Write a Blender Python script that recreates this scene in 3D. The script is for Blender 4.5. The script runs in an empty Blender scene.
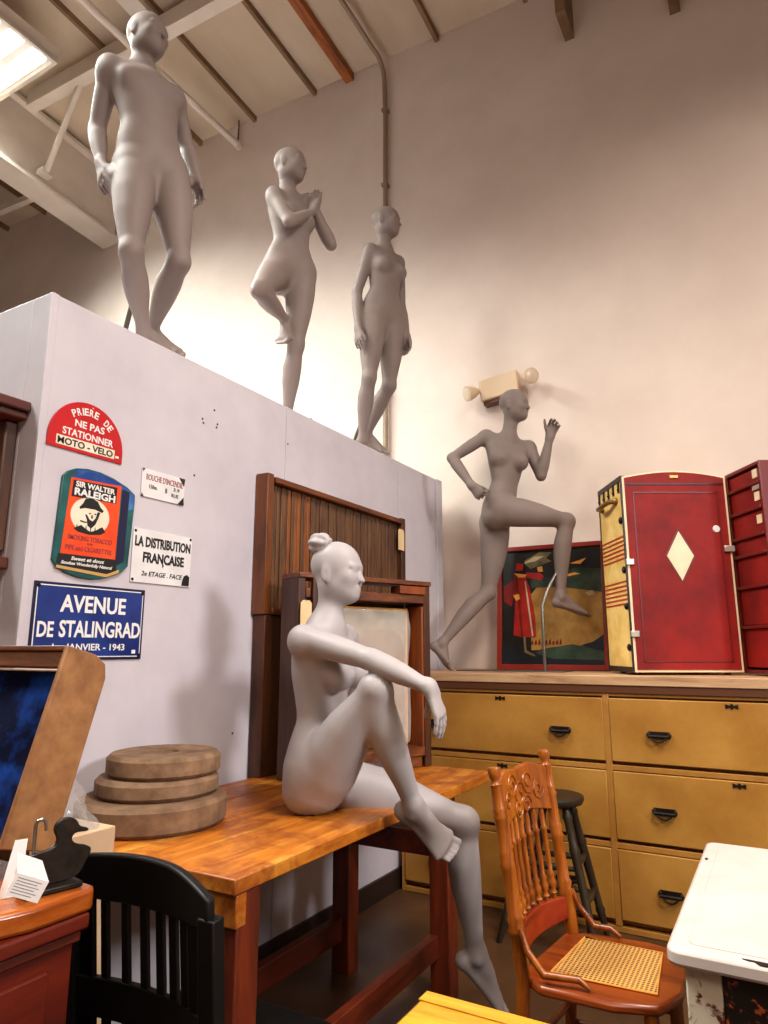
import bpy, math, random
import numpy as np
from mathutils import Vector, Matrix, noise
C = bpy.context.scene.collection
PI = math.pi
random.seed(4)

# ------------------------------------------------------------------ materials
def srgb(r, g, b):
    f = lambda c: (c/255/12.92) if c/255 <= .04045 else ((c/255+.055)/1.055)**2.4
    return (f(r), f(g), f(b), 1)

def newmat(name):
    m = bpy.data.materials.new(name); m.use_nodes = True
    nt = m.node_tree; b = nt.nodes['Principled BSDF']
    return m, nt, b

def N(nt, t, **kw):
    n = nt.nodes.new(t)
    for k, v in kw.items():
        if k in n.inputs.keys(): n.inputs[k].default_value = v
        else: setattr(n, k, v)
    return n

def ramp(nt, stops):
    r = nt.nodes.new('ShaderNodeValToRGB'); e = r.color_ramp.elements
    while len(e) < len(stops): e.new(.5)
    for i, (p, c) in enumerate(stops): e[i].position = p; e[i].color = c
    return r

def mottle(name, c1, c2, scale=6, rough=.6, detail=6, bump=0., metallic=0., stretch=(1, 1, 1), lo=.35, hi=.65, spec=.5, dist=0.):
    """two-tone noise surface; stretch >1 compresses the pattern along that axis"""
    m, nt, b = newmat(name)
    tc = N(nt, 'ShaderNodeTexCoord'); mp = N(nt, 'ShaderNodeMapping'); mp.inputs['Scale'].default_value = stretch
    nz = N(nt, 'ShaderNodeTexNoise'); nz.inputs['Scale'].default_value = scale; nz.inputs['Detail'].default_value = detail
    nz.inputs['Roughness'].default_value = .62; nz.inputs['Distortion'].default_value = dist
    nt.links.new(tc.outputs['Object'], mp.inputs['Vector']); nt.links.new(mp.outputs['Vector'], nz.inputs['Vector'])
    r = ramp(nt, [(lo, c1), (hi, c2)])
    nt.links.new(nz.outputs['Fac'], r.inputs['Fac']); nt.links.new(r.outputs['Color'], b.inputs['Base Color'])
    b.inputs['Roughness'].default_value = rough; b.inputs['Metallic'].default_value = metallic
    b.inputs['Specular IOR Level'].default_value = spec
    if bump:
        bp = N(nt, 'ShaderNodeBump'); bp.inputs['Strength'].default_value = bump; bp.inputs['Distance'].default_value = .004
        nt.links.new(nz.outputs['Fac'], bp.inputs['Height']); nt.links.new(bp.outputs['Normal'], b.inputs['Normal'])
    return m

def wood(name, c1, c2, c3, axis='x', scale=5., rough=.4, stains=None, bump=.15):
    """grain running along an axis, optional darker blotches"""
    dk = lambda c: (.74*c[0], .76*c[1], .50*c[2], 1)
    c1, c2, c3 = dk(tuple(q*.6 for q in c1)), dk(c2), dk(c3)
    m, nt, b = newmat(name)
    s = {'x': (.12, 1, 1), 'y': (1, .12, 1), 'z': (1, 1, .12)}[axis]
    tc = N(nt, 'ShaderNodeTexCoord'); mp = N(nt, 'ShaderNodeMapping'); mp.inputs['Scale'].default_value = [q*scale for q in s]
    nz = N(nt, 'ShaderNodeTexNoise'); nz.inputs['Scale'].default_value = 3.2; nz.inputs['Detail'].default_value = 10
    nz.inputs['Roughness'].default_value = .7; nz.inputs['Distortion'].default_value = .6
    nt.links.new(tc.outputs['Object'], mp.inputs['Vector']); nt.links.new(mp.outputs['Vector'], nz.inputs['Vector'])
    r = ramp(nt, [(.30, c1), (.5, c2), (.7, c3)])
    nt.links.new(nz.outputs['Fac'], r.inputs['Fac'])
    out = r.outputs['Color']
    if stains:
        n2 = N(nt, 'ShaderNodeTexNoise'); n2.inputs['Scale'].default_value = 5.; n2.inputs['Detail'].default_value = 9; n2.inputs['Roughness'].default_value = .7; n2.inputs['Distortion'].default_value = .8
        nt.links.new(tc.outputs['Object'], n2.inputs['Vector'])
        r2 = ramp(nt, [(.46, (0, 0, 0, 1)), (.62, (.85, .85, .85, 1))]); nt.links.new(n2.outputs['Fac'], r2.inputs['Fac'])
        mx = N(nt, 'ShaderNodeMix', data_type='RGBA'); mx.inputs['B'].default_value = stains
        nt.links.new(r2.outputs['Color'], mx.inputs['Factor']); nt.links.new(out, mx.inputs['A']); out = mx.outputs['Result']
    nt.links.new(out, b.inputs['Base Color'])
    b.inputs['Roughness'].default_value = rough
    bp = N(nt, 'ShaderNodeBump'); bp.inputs['Strength'].default_value = bump; bp.inputs['Distance'].default_value = .002
    nt.links.new(nz.outputs['Fac'], bp.inputs['Height']); nt.links.new(bp.outputs['Normal'], b.inputs['Normal'])
    return m

def plain(name, c, rough=.5, metallic=0., spec=.5):
    m, nt, b = newmat(name); b.inputs['Base Color'].default_value = c
    b.inputs['Roughness'].default_value = rough; b.inputs['Metallic'].default_value = metallic
    b.inputs['Specular IOR Level'].default_value = spec
    return m

M = {}
M['wall'] = mottle('painted_plaster', srgb(212, 194, 182), srgb(221, 204, 192), 1.6, .85, 4, .05)
M['partition'] = mottle('white_painted_board', srgb(182, 175, 182), srgb(196, 190, 196), 2.2, .6, 5, .04)
M['ceiling'] = mottle('insulation_facing', srgb(192, 172, 148), srgb(212, 193, 169), 1.2, .8, 5, .1, stretch=(1, .35, 1))
M['steel_white'] = mottle('white_painted_steel', srgb(212, 198, 184), srgb(224, 212, 198), 3, .5, 4)
M['steel_dark'] = mottle('dark_purlin', srgb(110, 80, 52), srgb(140, 108, 76), 4, .6)
M['timber'] = wood('orange_timber', srgb(130, 62, 24), srgb(176, 92, 38), srgb(200, 116, 56), 'y', 4, .6)
M['floor'] = mottle('brown_concrete', srgb(52, 32, 18), srgb(92, 62, 36), 2.4, .45, 8, .1, lo=.3, hi=.75)
M['base'] = plain('dark_base', srgb(34, 20, 14), .5)
M['grey_body'] = mottle('matte_mannequin_lacquer', srgb(122, 107, 101), srgb(128, 113, 107), 3, .62, 3, spec=.3)
M['pale_body'] = mottle('pale_mannequin_lacquer', srgb(156, 149, 149), srgb(162, 155, 155), 3, .5, 3, spec=.4)
M['steel'] = plain('satin_steel', srgb(120, 112, 104), .35, .8)
M['conduit'] = plain('painted_conduit', srgb(150, 128, 108), .5, .3)
M['table_top'] = wood('oiled_plank', srgb(140, 62, 12), srgb(206, 116, 32), srgb(236, 168, 80), 'y', 5, .42, srgb(120, 52, 12), .3)
M['table_leg'] = wood('red_brown_frame', srgb(56, 16, 6), srgb(98, 30, 12), srgb(130, 46, 18), 'y', 5, .45)
M['table_leg_z'] = wood('red_brown_leg', srgb(56, 16, 6), srgb(104, 34, 13), srgb(138, 52, 20), 'z', 5, .45)
M['dark_z'] = wood('dark_crate_wood', srgb(40, 20, 9), srgb(78, 38, 16), srgb(108, 56, 24), 'z', 6, .5)
M['crate_y'] = wood('brown_crate_rail', srgb(66, 28, 12), srgb(112, 54, 24), srgb(146, 80, 38), 'y', 6, .5)
M['crate_in'] = wood('orange_crate_inside', srgb(98, 40, 12), srgb(140, 62, 20), srgb(168, 84, 30), 'z', 4, .5)
M['oak_brown'] = wood('brown_oak_rail', srgb(70, 32, 12), srgb(116, 58, 22), srgb(146, 82, 36), 'z', 5, .5)
M['slat'] = wood('tambour_slat', srgb(62, 36, 24), srgb(100, 62, 42), srgb(128, 84, 58), 'z', 9, .6)
M['slat_o'] = wood('tambour_slat_orange', srgb(96, 44, 18), srgb(146, 78, 36), srgb(168, 96, 48), 'z', 9, .55)
M['drawer'] = mottle('yellow_drawer_paint', srgb(148, 96, 30), srgb(184, 134, 60), 2.6, .42, 7, .06, lo=.3, hi=.7)
M['chest_frame'] = mottle('chest_frame_paint', srgb(150, 98, 36), srgb(176, 124, 54), 5, .45, 6, .1)
M['chest_top'] = wood('worn_chest_top', srgb(160, 112, 92), srgb(206, 158, 140), srgb(226, 186, 170), 'x', 4, .5)
M['moulding'] = plain('dark_moulding', srgb(84, 46, 24), .45)
M['black_iron'] = mottle('black_iron', srgb(18, 14, 12), srgb(42, 32, 26), 30, .5, 5, .2, .6)
M['oak_z'] = wood('golden_oak_turned', srgb(100, 42, 10), srgb(158, 78, 20), srgb(192, 110, 36), 'z', 6, .32)
M['oak_x'] = wood('golden_oak_seat', srgb(108, 38, 12), srgb(150, 62, 20), srgb(178, 84, 30), 'x', 5, .3)
M['red_oak'] = wood('reddish_rail', srgb(104, 24, 8), srgb(140, 38, 14), srgb(164, 56, 20), 'y', 5, .3)
M['stool'] = wood('dark_olive_stool', srgb(26, 18, 12), srgb(48, 34, 22), srgb(74, 54, 36), 'z', 6, .5)
M['black_paint'] = mottle('worn_black_paint', srgb(7, 6, 6), srgb(15, 13, 12), 12, .5, 5, spec=.25)
M['enamel'] = mottle('white_enamel', srgb(184, 170, 162), srgb(196, 183, 175), 4, .25, 4)
M['yellow_top'] = wood('yellow_varnish', srgb(204, 134, 36), srgb(230, 164, 56), srgb(246, 190, 84), 'x', 4, .3)
M['red_chest'] = wood('red_cabinet', srgb(58, 9, 5), srgb(90, 19, 8), srgb(118, 33, 13), 'y', 4, .4)
M['slab'] = wood('glossy_slab', srgb(112, 40, 14), srgb(164, 76, 28), srgb(196, 112, 52), 'y', 4, .22)
M['stone'] = mottle('grindstone', srgb(96, 70, 48), srgb(138, 108, 80), 14, .85, 8, .5)
M['stone_d'] = mottle('grindstone_dark', srgb(88, 62, 40), srgb(128, 98, 70), 11, .85, 8, .5)
M['tan'] = mottle('tan_leatherette', srgb(118, 76, 40), srgb(152, 106, 62), 16, .55, 8, .15, stretch=(1, 1, 1))
M['brown_lip'] = wood('brown_lid_edge', srgb(64, 28, 12), srgb(112, 58, 26), srgb(150, 88, 44), 'x', 6, .45)
M['velvet'] = mottle('blue_velvet', srgb(1, 5, 34), srgb(22, 76, 176), 7, .7, 8, .5, lo=.45, hi=.80, spec=.08)
M['card'] = mottle('manila_card', srgb(208, 178, 128), srgb(222, 194, 148), 8, .8)
M['paper'] = plain('white_paper', srgb(226, 222, 220), .8)
M['cardboard'] = mottle('cardboard', srgb(178, 146, 112), srgb(196, 166, 132), 6, .8)
M['string'] = plain('string', srgb(60, 44, 34), .8)
M['beige_plastic'] = plain('aged_plastic', srgb(206, 178, 146), .45)
M['lamp_lens'] = plain('lamp_lens', srgb(214, 196, 172), .2)

def glassy(name, col, alpha, rough):
    m, nt, b = newmat(name); b.inputs['Base Color'].default_value = col; b.inputs['Roughness'].default_value = rough
    b.inputs['Alpha'].default_value = alpha; return m
M['plastic_film'] = glassy('clear_plastic_film', srgb(200, 196, 192), .28, .12)

def chipped(name, c1, c2, scale, thr=.5, rough=.5):
    return mottle(name, c1, c2, scale, rough, 8, .4, lo=thr-.02, hi=thr+.02, dist=.6)
M['peel'] = chipped('peeling_white_on_red', srgb(214, 200, 178), srgb(96, 30, 14), 13, .53)
M['peel_dark'] = chipped('peeling_orange_on_black', srgb(24, 16, 12), srgb(196, 92, 50), 22, .56)

def cane():
    m, nt, b = newmat('woven_cane')
    tc = N(nt, 'ShaderNodeTexCoord')
    w1 = N(nt, 'ShaderNodeTexWave'); w1.inputs['Scale'].default_value = 26; w1.bands_direction = 'X'
    w2 = N(nt, 'ShaderNodeTexWave'); w2.inputs['Scale'].default_value = 26; w2.bands_direction = 'Y'
    for w in (w1, w2): nt.links.new(tc.outputs['Object'], w.inputs['Vector'])
    mx = N(nt, 'ShaderNodeMath', operation='MAXIMUM'); nt.links.new(w1.outputs['Fac'], mx.inputs[0]); nt.links.new(w2.outputs['Fac'], mx.inputs[1])
    r = ramp(nt, [(.45, srgb(96, 48, 18)), (.75, srgb(206, 158, 84))]); nt.links.new(mx.outputs[0], r.inputs['Fac'])
    nt.links.new(r.outputs['Color'], b.inputs['Base Color']); b.inputs['Roughness'].default_value = .5
    bp = N(nt, 'ShaderNodeBump'); bp.inputs['Strength'].default_value = .5; bp.inputs['Distance'].default_value = .002
    nt.links.new(mx.outputs[0], bp.inputs['Height']); nt.links.new(bp.outputs['Normal'], b.inputs['Normal'])
    return m
M['cane'] = cane()
# sign enamels and inks
M['s_red'] = mottle('sign_red', srgb(172, 22, 28), srgb(188, 28, 34), 5, .3)
M['s_cream'] = mottle('sign_cream', srgb(216, 204, 178), srgb(228, 218, 196), 9, .4)
M['s_white'] = mottle('sign_white', srgb(208, 206, 206), srgb(222, 220, 219), 8, .3)
M['s_blue'] = mottle('sign_blue', srgb(14, 34, 96), srgb(26, 52, 124), 6, .28)
M['s_navy'] = plain('sign_navy', srgb(16, 22, 58), .3)
M['s_ink'] = plain('sign_black', srgb(18, 18, 20), .4)
M['s_orange'] = mottle('tin_orange', srgb(214, 62, 22), srgb(228, 78, 32), 6, .3)
M['s_teal'] = mottle('tin_teal', srgb(14, 62, 66), srgb(28, 96, 92), 7, .3)
M['s_tinblue'] = mottle('tin_blue', srgb(20, 60, 130), srgb(70, 120, 176), 9, .25, lo=.4, hi=.7)
M['s_lettering'] = plain('white_lettering', srgb(226, 224, 220), .35)
M['s_maroon'] = plain('maroon_ink', srgb(140, 48, 60), .4)
M['s_gold'] = plain('gold_band', srgb(190, 146, 84), .4)
# trunk
M['t_red'] = mottle('trunk_red', srgb(108, 9, 7), srgb(148, 22, 15), 3.4, .6, 6, .05, spec=.3)
M['t_redline'] = plain('trunk_red_line', srgb(104, 12, 8), .45)
M['t_yellow'] = mottle('trunk_yellow_canvas', srgb(206, 160, 74), srgb(232, 196, 118), 7, .5, 6, .1)
M['t_cream'] = mottle('trunk_cream', srgb(226, 200, 158), srgb(238, 218, 182), 8, .5)
M['t_edge'] = plain('trunk_dark_edge', srgb(40, 22, 16), .45)
M['t_stripe'] = plain('trunk_stripe', srgb(176, 44, 20), .5)
M['brass'] = plain('aged_brass', srgb(150, 112, 60), .35, .8)
M['nickel'] = plain('nickel_catch', srgb(206, 200, 190), .3, .6)
# painting
for k, c1, c2 in (('p_dark', (14, 12, 10), (30, 26, 20)), ('p_ochre', (146, 104, 44), (190, 146, 70)), ('p_red', (142, 20, 14), (184, 38, 26)),
                  ('p_sky', (70, 66, 46), (150, 128, 84)), ('p_green', (22, 44, 34), (64, 84, 62)), ('p_skin', (214, 140, 50), (236, 172, 80)),
                  ('p_hill', (10, 14, 22), (22, 28, 38)), ('p_pale', (176, 158, 124), (214, 196, 160)), ('p_deepred', (96, 12, 8), (130, 20, 14))):
    M[k] = mottle('oil_'+k[2:], srgb(*c1), srgb(*c2), 9, .35, 7, .15, lo=.35, hi=.7)
M['p_frame'] = plain('red_picture_frame', srgb(136, 34, 18), .4)

# ------------------------------------------------------------------ mesh builder
class MB:
    def __init__(s, T=None):
        s.v = []; s.f = []; s.mi = []; s.m = 0; s.T = T or Matrix.Identity(4)
    def add(s, vs, fs):
        o = len(s.v); s.v += [tuple(s.T @ Vector(p)) for p in vs]
        s.f += [[o+i for i in f] for f in fs]; s.mi += [s.m]*len(fs); return s
    def box(s, c, d, R=None):
        hx, hy, hz = d[0]/2, d[1]/2, d[2]/2; R = R or Matrix.Identity(3)
        vs = [Vector(c)+R @ Vector((x*hx, y*hy, z*hz)) for x in (-1, 1) for y in (-1, 1) for z in (-1, 1)]
        return s.add(vs, [(0, 1, 3, 2), (4, 6, 7, 5), (0, 4, 5, 1), (2, 3, 7, 6), (0, 2, 6, 4), (1, 5, 7, 3)])
    def bx(s, x0, x1, y0, y1, z0, z1):
        return s.box(((x0+x1)/2, (y0+y1)/2, (z0+z1)/2), (abs(x1-x0), abs(y1-y0), abs(z1-z0)))
    def beam(s, p0, p1, w, h, up=(0, 0, 1)):
        p0 = Vector(p0); p1 = Vector(p1); d = (p1-p0); L = d.length; d.normalize()
        u = Vector(up); sd = d.cross(u)
        if sd.length < 1e-4: sd = d.cross(Vector((1, 0, 0)))
        sd.normalize(); u = sd.cross(d)
        R = Matrix((d, sd, u)).transposed()
        return s.box((p0+p1)/2, (L, w, h), R)
    def tube(s, pts, rs, n=14, cap=True):
        pts = [Vector(p) for p in pts]
        if not hasattr(rs, '__len__'): rs = [rs]*len(pts)
        vs = []; prev = None
        for i, p in enumerate(pts):
            d = (pts[min(i+1, len(pts)-1)]-pts[max(i-1, 0)]).normalized()
            if prev is None:
                a = d.cross(Vector((0, 0, 1)));
                if a.length < .1: a = d.cross(Vector((1, 0, 0)))
            else: a = prev-d*prev.dot(d)
            a.normalize(); prev = a; b = d.cross(a)
            vs += [p+(a*math.cos(2*PI*k/n)+b*math.sin(2*PI*k/n))*rs[i] for k in range(n)]
        fs = []
        for i in range(len(pts)-1):
            for k in range(n): k2 = (k+1) % n; fs.append((i*n+k, i*n+k2, (i+1)*n+k2, (i+1)*n+k))
        if cap: fs += [tuple(range(n))[::-1], tuple(range((len(pts)-1)*n, len(pts)*n))]
        return s.add(vs, fs)
    def lathe(s, base, prof, n=40, axis=(0, 0, 1)):
        """prof: list of (height, radius) along axis from base"""
        a = Vector(axis).normalized(); b = Vector(base)
        return s.tube_exact([b+a*h for h, r in prof], [r for h, r in prof], a, n)
    def tube_exact(s, pts, rs, ax, n):
        a = ax.cross(Vector((0, 1, 0)));
        if a.length < .1: a = ax.cross(Vector((1, 0, 0)))
        a.normalize(); b = ax.cross(a); vs = []; fs = []
        for p, r in zip(pts, rs): vs += [p+(a*math.cos(2*PI*k/n)+b*math.sin(2*PI*k/n))*max(r, 1e-4) for k in range(n)]
        for i in range(len(pts)-1):
            for k in range(n): k2 = (k+1) % n; fs.append((i*n+k, i*n+k2, (i+1)*n+k2, (i+1)*n+k))
        fs += [tuple(range(n))[::-1], tuple(range((len(pts)-1)*n, len(pts)*n))]
        return s.add(vs, fs)
    def prism(s, poly, O, U, V, n0, n1):
        """polygon in the (U,V) plane at O, extruded along U x V from n0 to n1"""
        O = Vector(O); U = Vector(U).normalized(); V = Vector(V).normalized(); W = U.cross(V)
        k = len(poly); vs = [O+U*a+V*b+W*n0 for a, b in poly]+[O+U*a+V*b+W*n1 for a, b in poly]
        fs = [tuple(range(k))[::-1], tuple(range(k, 2*k))]+[(i, (i+1) % k, k+(i+1) % k, k+i) for i in range(k)]
        return s.add(vs, fs)
    def ball(s, c, r, n=12):
        if not hasattr(r, '__len__'): r = (r, r, r)
        vs = []; fs = []
        for i in range(n+1):
            th = PI*i/n
            for k in range(2*n):
                ph = PI*k/n; vs.append((c[0]+r[0]*math.sin(th)*math.cos(ph), c[1]+r[1]*math.sin(th)*math.sin(ph), c[2]+r[2]*math.cos(th)))
        for i in range(n):
            for k in range(2*n): k2 = (k+1) % (2*n); fs.append((i*2*n+k, (i+1)*2*n+k, (i+1)*2*n+k2, i*2*n+k2))
        return s.add(vs, fs)
    def build(s, name, mat, parent=None, origin=None, bevel=0., smooth=True, ang=35):
        me = bpy.data.meshes.new(name)
        root = parent
        while root is not None and root.parent is not None: root = root.parent
        org = Vector(root.location) if root is not None else Vector(origin or (0, 0, 0))
        me.from_pydata([tuple(Vector(p)-org) for p in s.v], [], s.f)
        mats = mat if isinstance(mat, (list, tuple)) else [mat]
        for m in mats: me.materials.append(M[m] if isinstance(m, str) else m)
        me.polygons.foreach_set('material_index', s.mi)
        import bmesh
        bm = bmesh.new(); bm.from_mesh(me); bmesh.ops.recalc_face_normals(bm, faces=bm.faces); bm.to_mesh(me); bm.free()
        if smooth:
            me.polygons.foreach_set('use_smooth', [True]*len(me.polygons)); me.set_sharp_from_angle(angle=math.radians(ang))
        o = bpy.data.objects.new(name, me); C.objects.link(o)
        if root is not None: o.parent = parent
        else: o.location = org
        if bevel:
            b = o.modifiers.new('bevel', 'BEVEL'); b.width = bevel; b.segments = 2; b.limit_method = 'ANGLE'; b.angle_limit = math.radians(40)
        return o

def tag(o, label, cat, group=None):
    o['label'] = label; o['category'] = cat
    if group: o['group'] = group
    return o
def thing(name, loc, label, cat, group=None):
    o = bpy.data.objects.new(name, None); C.objects.link(o); o.location = loc; o.empty_display_size = .1
    return tag(o, label, cat, group)
def struct(name, mb, mat, bevel=0.):
    o = mb.build(name, mat, bevel=bevel); o['kind'] = 'structure'; return o
def frame(O, U, W):
    """local x->U, y->W x U..., z up-ish: matrix from local to world"""
    U = Vector(U).normalized(); W = Vector(W).normalized(); V = W.cross(U)
    m = Matrix((U, V, W)).transposed().to_4x4(); m.translation = Vector(O); return m

def text_polys(body, bold=0.):
    cu = bpy.data.curves.new('lettering', 'FONT'); cu.body = body; cu.offset = bold; cu.resolution_u = 3; cu.extrude = .012
    ob = bpy.data.objects.new('lettering', cu); C.objects.link(ob)
    bpy.context.view_layer.update()
    me = bpy.data.meshes.new_from_object(ob.evaluated_get(bpy.context.evaluated_depsgraph_get()))
    vs = [tuple(v.co) for v in me.vertices]; fs = [list(p.vertices) for p in me.polygons]
    bpy.data.objects.remove(ob); bpy.data.curves.remove(cu); bpy.data.meshes.remove(me)
    return vs, fs
def put_text(mb, body, c, w, h, O, U, V, off, bold=.012, rot=0., shear=0., t=.0012):
    """lettering filling a w x h box centred at c=(u,v) on the plane O,U,V, raised by off"""
    vs, fs = text_polys(body, bold)
    xs = [v[0] for v in vs]; ys = [v[1] for v in vs]; zs = [v[2] for v in vs]
    O = Vector(O); U = Vector(U).normalized(); V = Vector(V).normalized(); W = U.cross(V); out = []
    for x, y, z in vs:
        a = ((x-min(xs))/(max(xs)-min(xs))-.5)*w; b = ((y-min(ys))/(max(ys)-min(ys))-.5)*h
        a += shear*b
        a, b = a*math.cos(rot)-b*math.sin(rot), a*math.sin(rot)+b*math.cos(rot)
        out.append(O+U*(c[0]+a)+V*(c[1]+b)+W*(off+(t if z > 0 else 0)))
    mb.add(out, fs)
# ------------------------------------------------------------------ mannequin bodies: one continuous surface each
def nrm(a): a = np.asarray(a, float); return a/np.linalg.norm(a)
def perp(a, d): a = np.asarray(a, float); d = nrm(d); return nrm(a-d*(a@d))

class Field:
    """signed distance samples on a grid, shapes joined with a smooth union"""
    def __init__(s, lo, hi, h):
        s.lo = np.array(lo, float); s.h = h; s.n = np.ceil((np.array(hi)-s.lo)/h).astype(int)+1
        s.F = np.full(s.n, .2, np.float32)
    def clone(s):
        g = Field.__new__(Field); g.lo = s.lo; g.h = s.h; g.n = s.n; g.F = np.full(s.n, .2, np.float32); return g
    def sub(s, lo, hi, pad):
        a = np.clip(np.floor((np.minimum(lo, hi)-pad-s.lo)/s.h).astype(int), 0, s.n-1)
        b = np.clip(np.ceil((np.maximum(lo, hi)+pad-s.lo)/s.h).astype(int)+1, 1, s.n)
        ax = [(s.lo[i]+s.h*np.arange(a[i], b[i])).astype(np.float32) for i in range(3)]
        return tuple(slice(a[i], b[i]) for i in range(3)), np.meshgrid(*ax, indexing='ij')
    @staticmethod
    def smin(a, b, k):
        h = np.maximum(k-np.abs(a-b), 0)/k
        return np.minimum(a, b)-h*h*k*.25
    def loft(s, P0, P1, n0, n1, ts, A, B, off=None, k=.03, bend=None, sub=False):
        P0 = np.array(P0, float); P1 = np.array(P1, float); D = P1-P0; L = np.linalg.norm(D); d = D/L
        n0 = perp(n0, d); n1 = perp(n1, d)
        mr = max(max(A), max(B))+(max(map(abs, off)) if off else 0)+(np.linalg.norm(bend) if bend is not None else 0)
        sl, (X, Y, Z) = s.sub(np.minimum(P0, P1), np.maximum(P0, P1), mr+k+.01)
        tt = np.linspace(0, 1, 65)
        def sm(q):
            y = np.interp(tt, ts, q); w = np.array([1, 2, 3, 2, 1.])/9
            yp = np.concatenate([[2*y[0]-y[2], 2*y[0]-y[1]], y, [2*y[-1]-y[-2], 2*y[-1]-y[-3]]]); 
            y = np.convolve(yp, w, 'valid'); yp = np.concatenate([[2*y[0]-y[2], 2*y[0]-y[1]], y, [2*y[-1]-y[-2], 2*y[-1]-y[-3]]])
            return np.convolve(yp, w, 'valid')
        a_, b_ = sm(A), sm(B); o_ = sm(off) if off else np.zeros(65)
        x = X-P0[0]; y = Y-P0[1]; z = Z-P0[2]
        t = (x*d[0]+y*d[1]+z*d[2])/L; tc = np.clip(t, 0, 1); w = (t-tc)*L
        a = np.interp(tc, tt, a_).astype(np.float32); b = np.interp(tc, tt, b_).astype(np.float32); o = np.interp(tc, tt, o_).astype(np.float32)
        bx = 4*tc*(1-tc) if bend is not None else 0
        bend = np.zeros(3) if bend is None else bend
        q = [x-D[0]*t-bx*bend[0], y-D[1]*t-bx*bend[1], z-D[2]*t-bx*bend[2]]
        nx = [n0[i]+(n1[i]-n0[i])*tc for i in range(3)]; ln = np.sqrt(nx[0]**2+nx[1]**2+nx[2]**2); nx = [c/ln for c in nx]
        v = q[0]*nx[0]+q[1]*nx[1]+q[2]*nx[2]-o
        sx = [d[1]*nx[2]-d[2]*nx[1], d[2]*nx[0]-d[0]*nx[2], d[0]*nx[1]-d[1]*nx[0]]
        u = q[0]*sx[0]+q[1]*sx[1]+q[2]*sx[2]
        m = np.minimum(a, b)
        dist = (np.sqrt((u/a)**2+(v/b)**2+(w/m)**2)-1)*m
        s.F[sl] = s.smin(s.F[sl], dist.astype(np.float32), k)
    def ell(s, c, R, axes, k=.03, cut=False):
        c = np.array(c, float); sl, (X, Y, Z) = s.sub(c, c, max(R)+k+.01)
        x = X-c[0]; y = Y-c[1]; z = Z-c[2]; q = 0
        for r, a in zip(R, axes): q = q+((x*a[0]+y*a[1]+z*a[2])/r)**2
        dist = ((np.sqrt(q)-1)*min(R)).astype(np.float32)
        if cut: s.F[sl] = -s.smin(-s.F[sl], dist, k)
        else: s.F[sl] = s.smin(s.F[sl], dist, k)
    def cap(s, p0, p1, r0, r1, k=.01):
        p0 = np.array(p0, float); p1 = np.array(p1, float); D = p1-p0; L2 = D@D
        sl, (X, Y, Z) = s.sub(p0, p1, max(r0, r1)+k+.005)
        t = np.clip(((X-p0[0])*D[0]+(Y-p0[1])*D[1]+(Z-p0[2])*D[2])/L2, 0, 1)
        dist = np.sqrt((X-p0[0]-t*D[0])**2+(Y-p0[1]-t*D[1])**2+(Z-p0[2]-t*D[2])**2)-(r0+(r1-r0)*t)
        s.F[sl] = s.smin(s.F[sl], dist.astype(np.float32), k)
    def join(s, g, at, k0=.045, k1=.004, fall=.14):
        X, Y, Z = np.meshgrid(*[(s.lo[i]+s.h*np.arange(s.n[i])).astype(np.float32) for i in range(3)], indexing='ij', sparse=True)
        r2 = (X-at[0])**2+(Y-at[1])**2+(Z-at[2])**2
        k = k1+(k0-k1)*np.exp(-r2/fall**2)
        s.F = s.smin(s.F, g.F, k).astype(np.float32)
    def mesh(s, name):
        F = s.F; S = F < 0
        c = [(i, j, k) for i in (0, 1) for j in (0, 1) for k in (0, 1)]
        n = np.array(F.shape); cnt = sum(S[i:n[0]-1+i, j:n[1]-1+j, k:n[2]-1+k].astype(np.int8) for i, j, k in c)
        act = np.argwhere((cnt > 0) & (cnt < 8)); idx = -np.ones(n-1, np.int32); idx[tuple(act.T)] = np.arange(len(act))
        val = np.stack([F[act[:, 0]+i, act[:, 1]+j, act[:, 2]+k] for i, j, k in c], 1)
        P = np.zeros((len(act), 3)); W = np.zeros(len(act)); cc = np.array(c, float)
        for a in range(8):
            for b in range(a+1, 8):
                if np.abs(cc[a]-cc[b]).sum() != 1: continue
                m = (val[:, a] < 0) != (val[:, b] < 0); t = val[:, a]/np.where(m, val[:, a]-val[:, b], 1)
                P += np.where(m[:, None], cc[a]+(cc[b]-cc[a])*t[:, None], 0); W += m
        P = (act+P/W[:, None])*s.h+s.lo
        quads = []
        for ax in range(3):
            o = [(ax+1) % 3, (ax+2) % 3]
            a = [slice(None)]*3; b = [slice(None)]*3; a[ax] = slice(0, -1); b[ax] = slice(1, None)
            e = np.argwhere(S[tuple(a)] != S[tuple(b)])
            e = e[(e[:, o[0]] > 0) & (e[:, o[1]] > 0) & (e[:, o[0]] < n[o[0]]-1) & (e[:, o[1]] < n[o[1]]-1)]
            f = S[tuple(e.T)]
            def g(du, dv):
                q = e.copy(); q[:, o[0]] -= du; q[:, o[1]] -= dv; return idx[tuple(q.T)]
            Q = np.stack([g(1, 1), g(0, 1), g(0, 0), g(1, 0)], 1); Q[~f] = Q[~f][:, ::-1]; quads.append(Q)
        Q = np.concatenate(quads)
        # one light relaxation
        for _ in range(2):
            acc = np.zeros_like(P); w = np.zeros(len(P))
            for i in range(4):
                np.add.at(acc, Q[:, i], P[Q[:, (i+1) % 4]]); np.add.at(w, Q[:, i], 1)
                np.add.at(acc, Q[:, (i+1) % 4], P[Q[:, i]]); np.add.at(w, Q[:, (i+1) % 4], 1)
            P = P*.6+acc/w[:, None]*.4
        return P, Q

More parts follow.
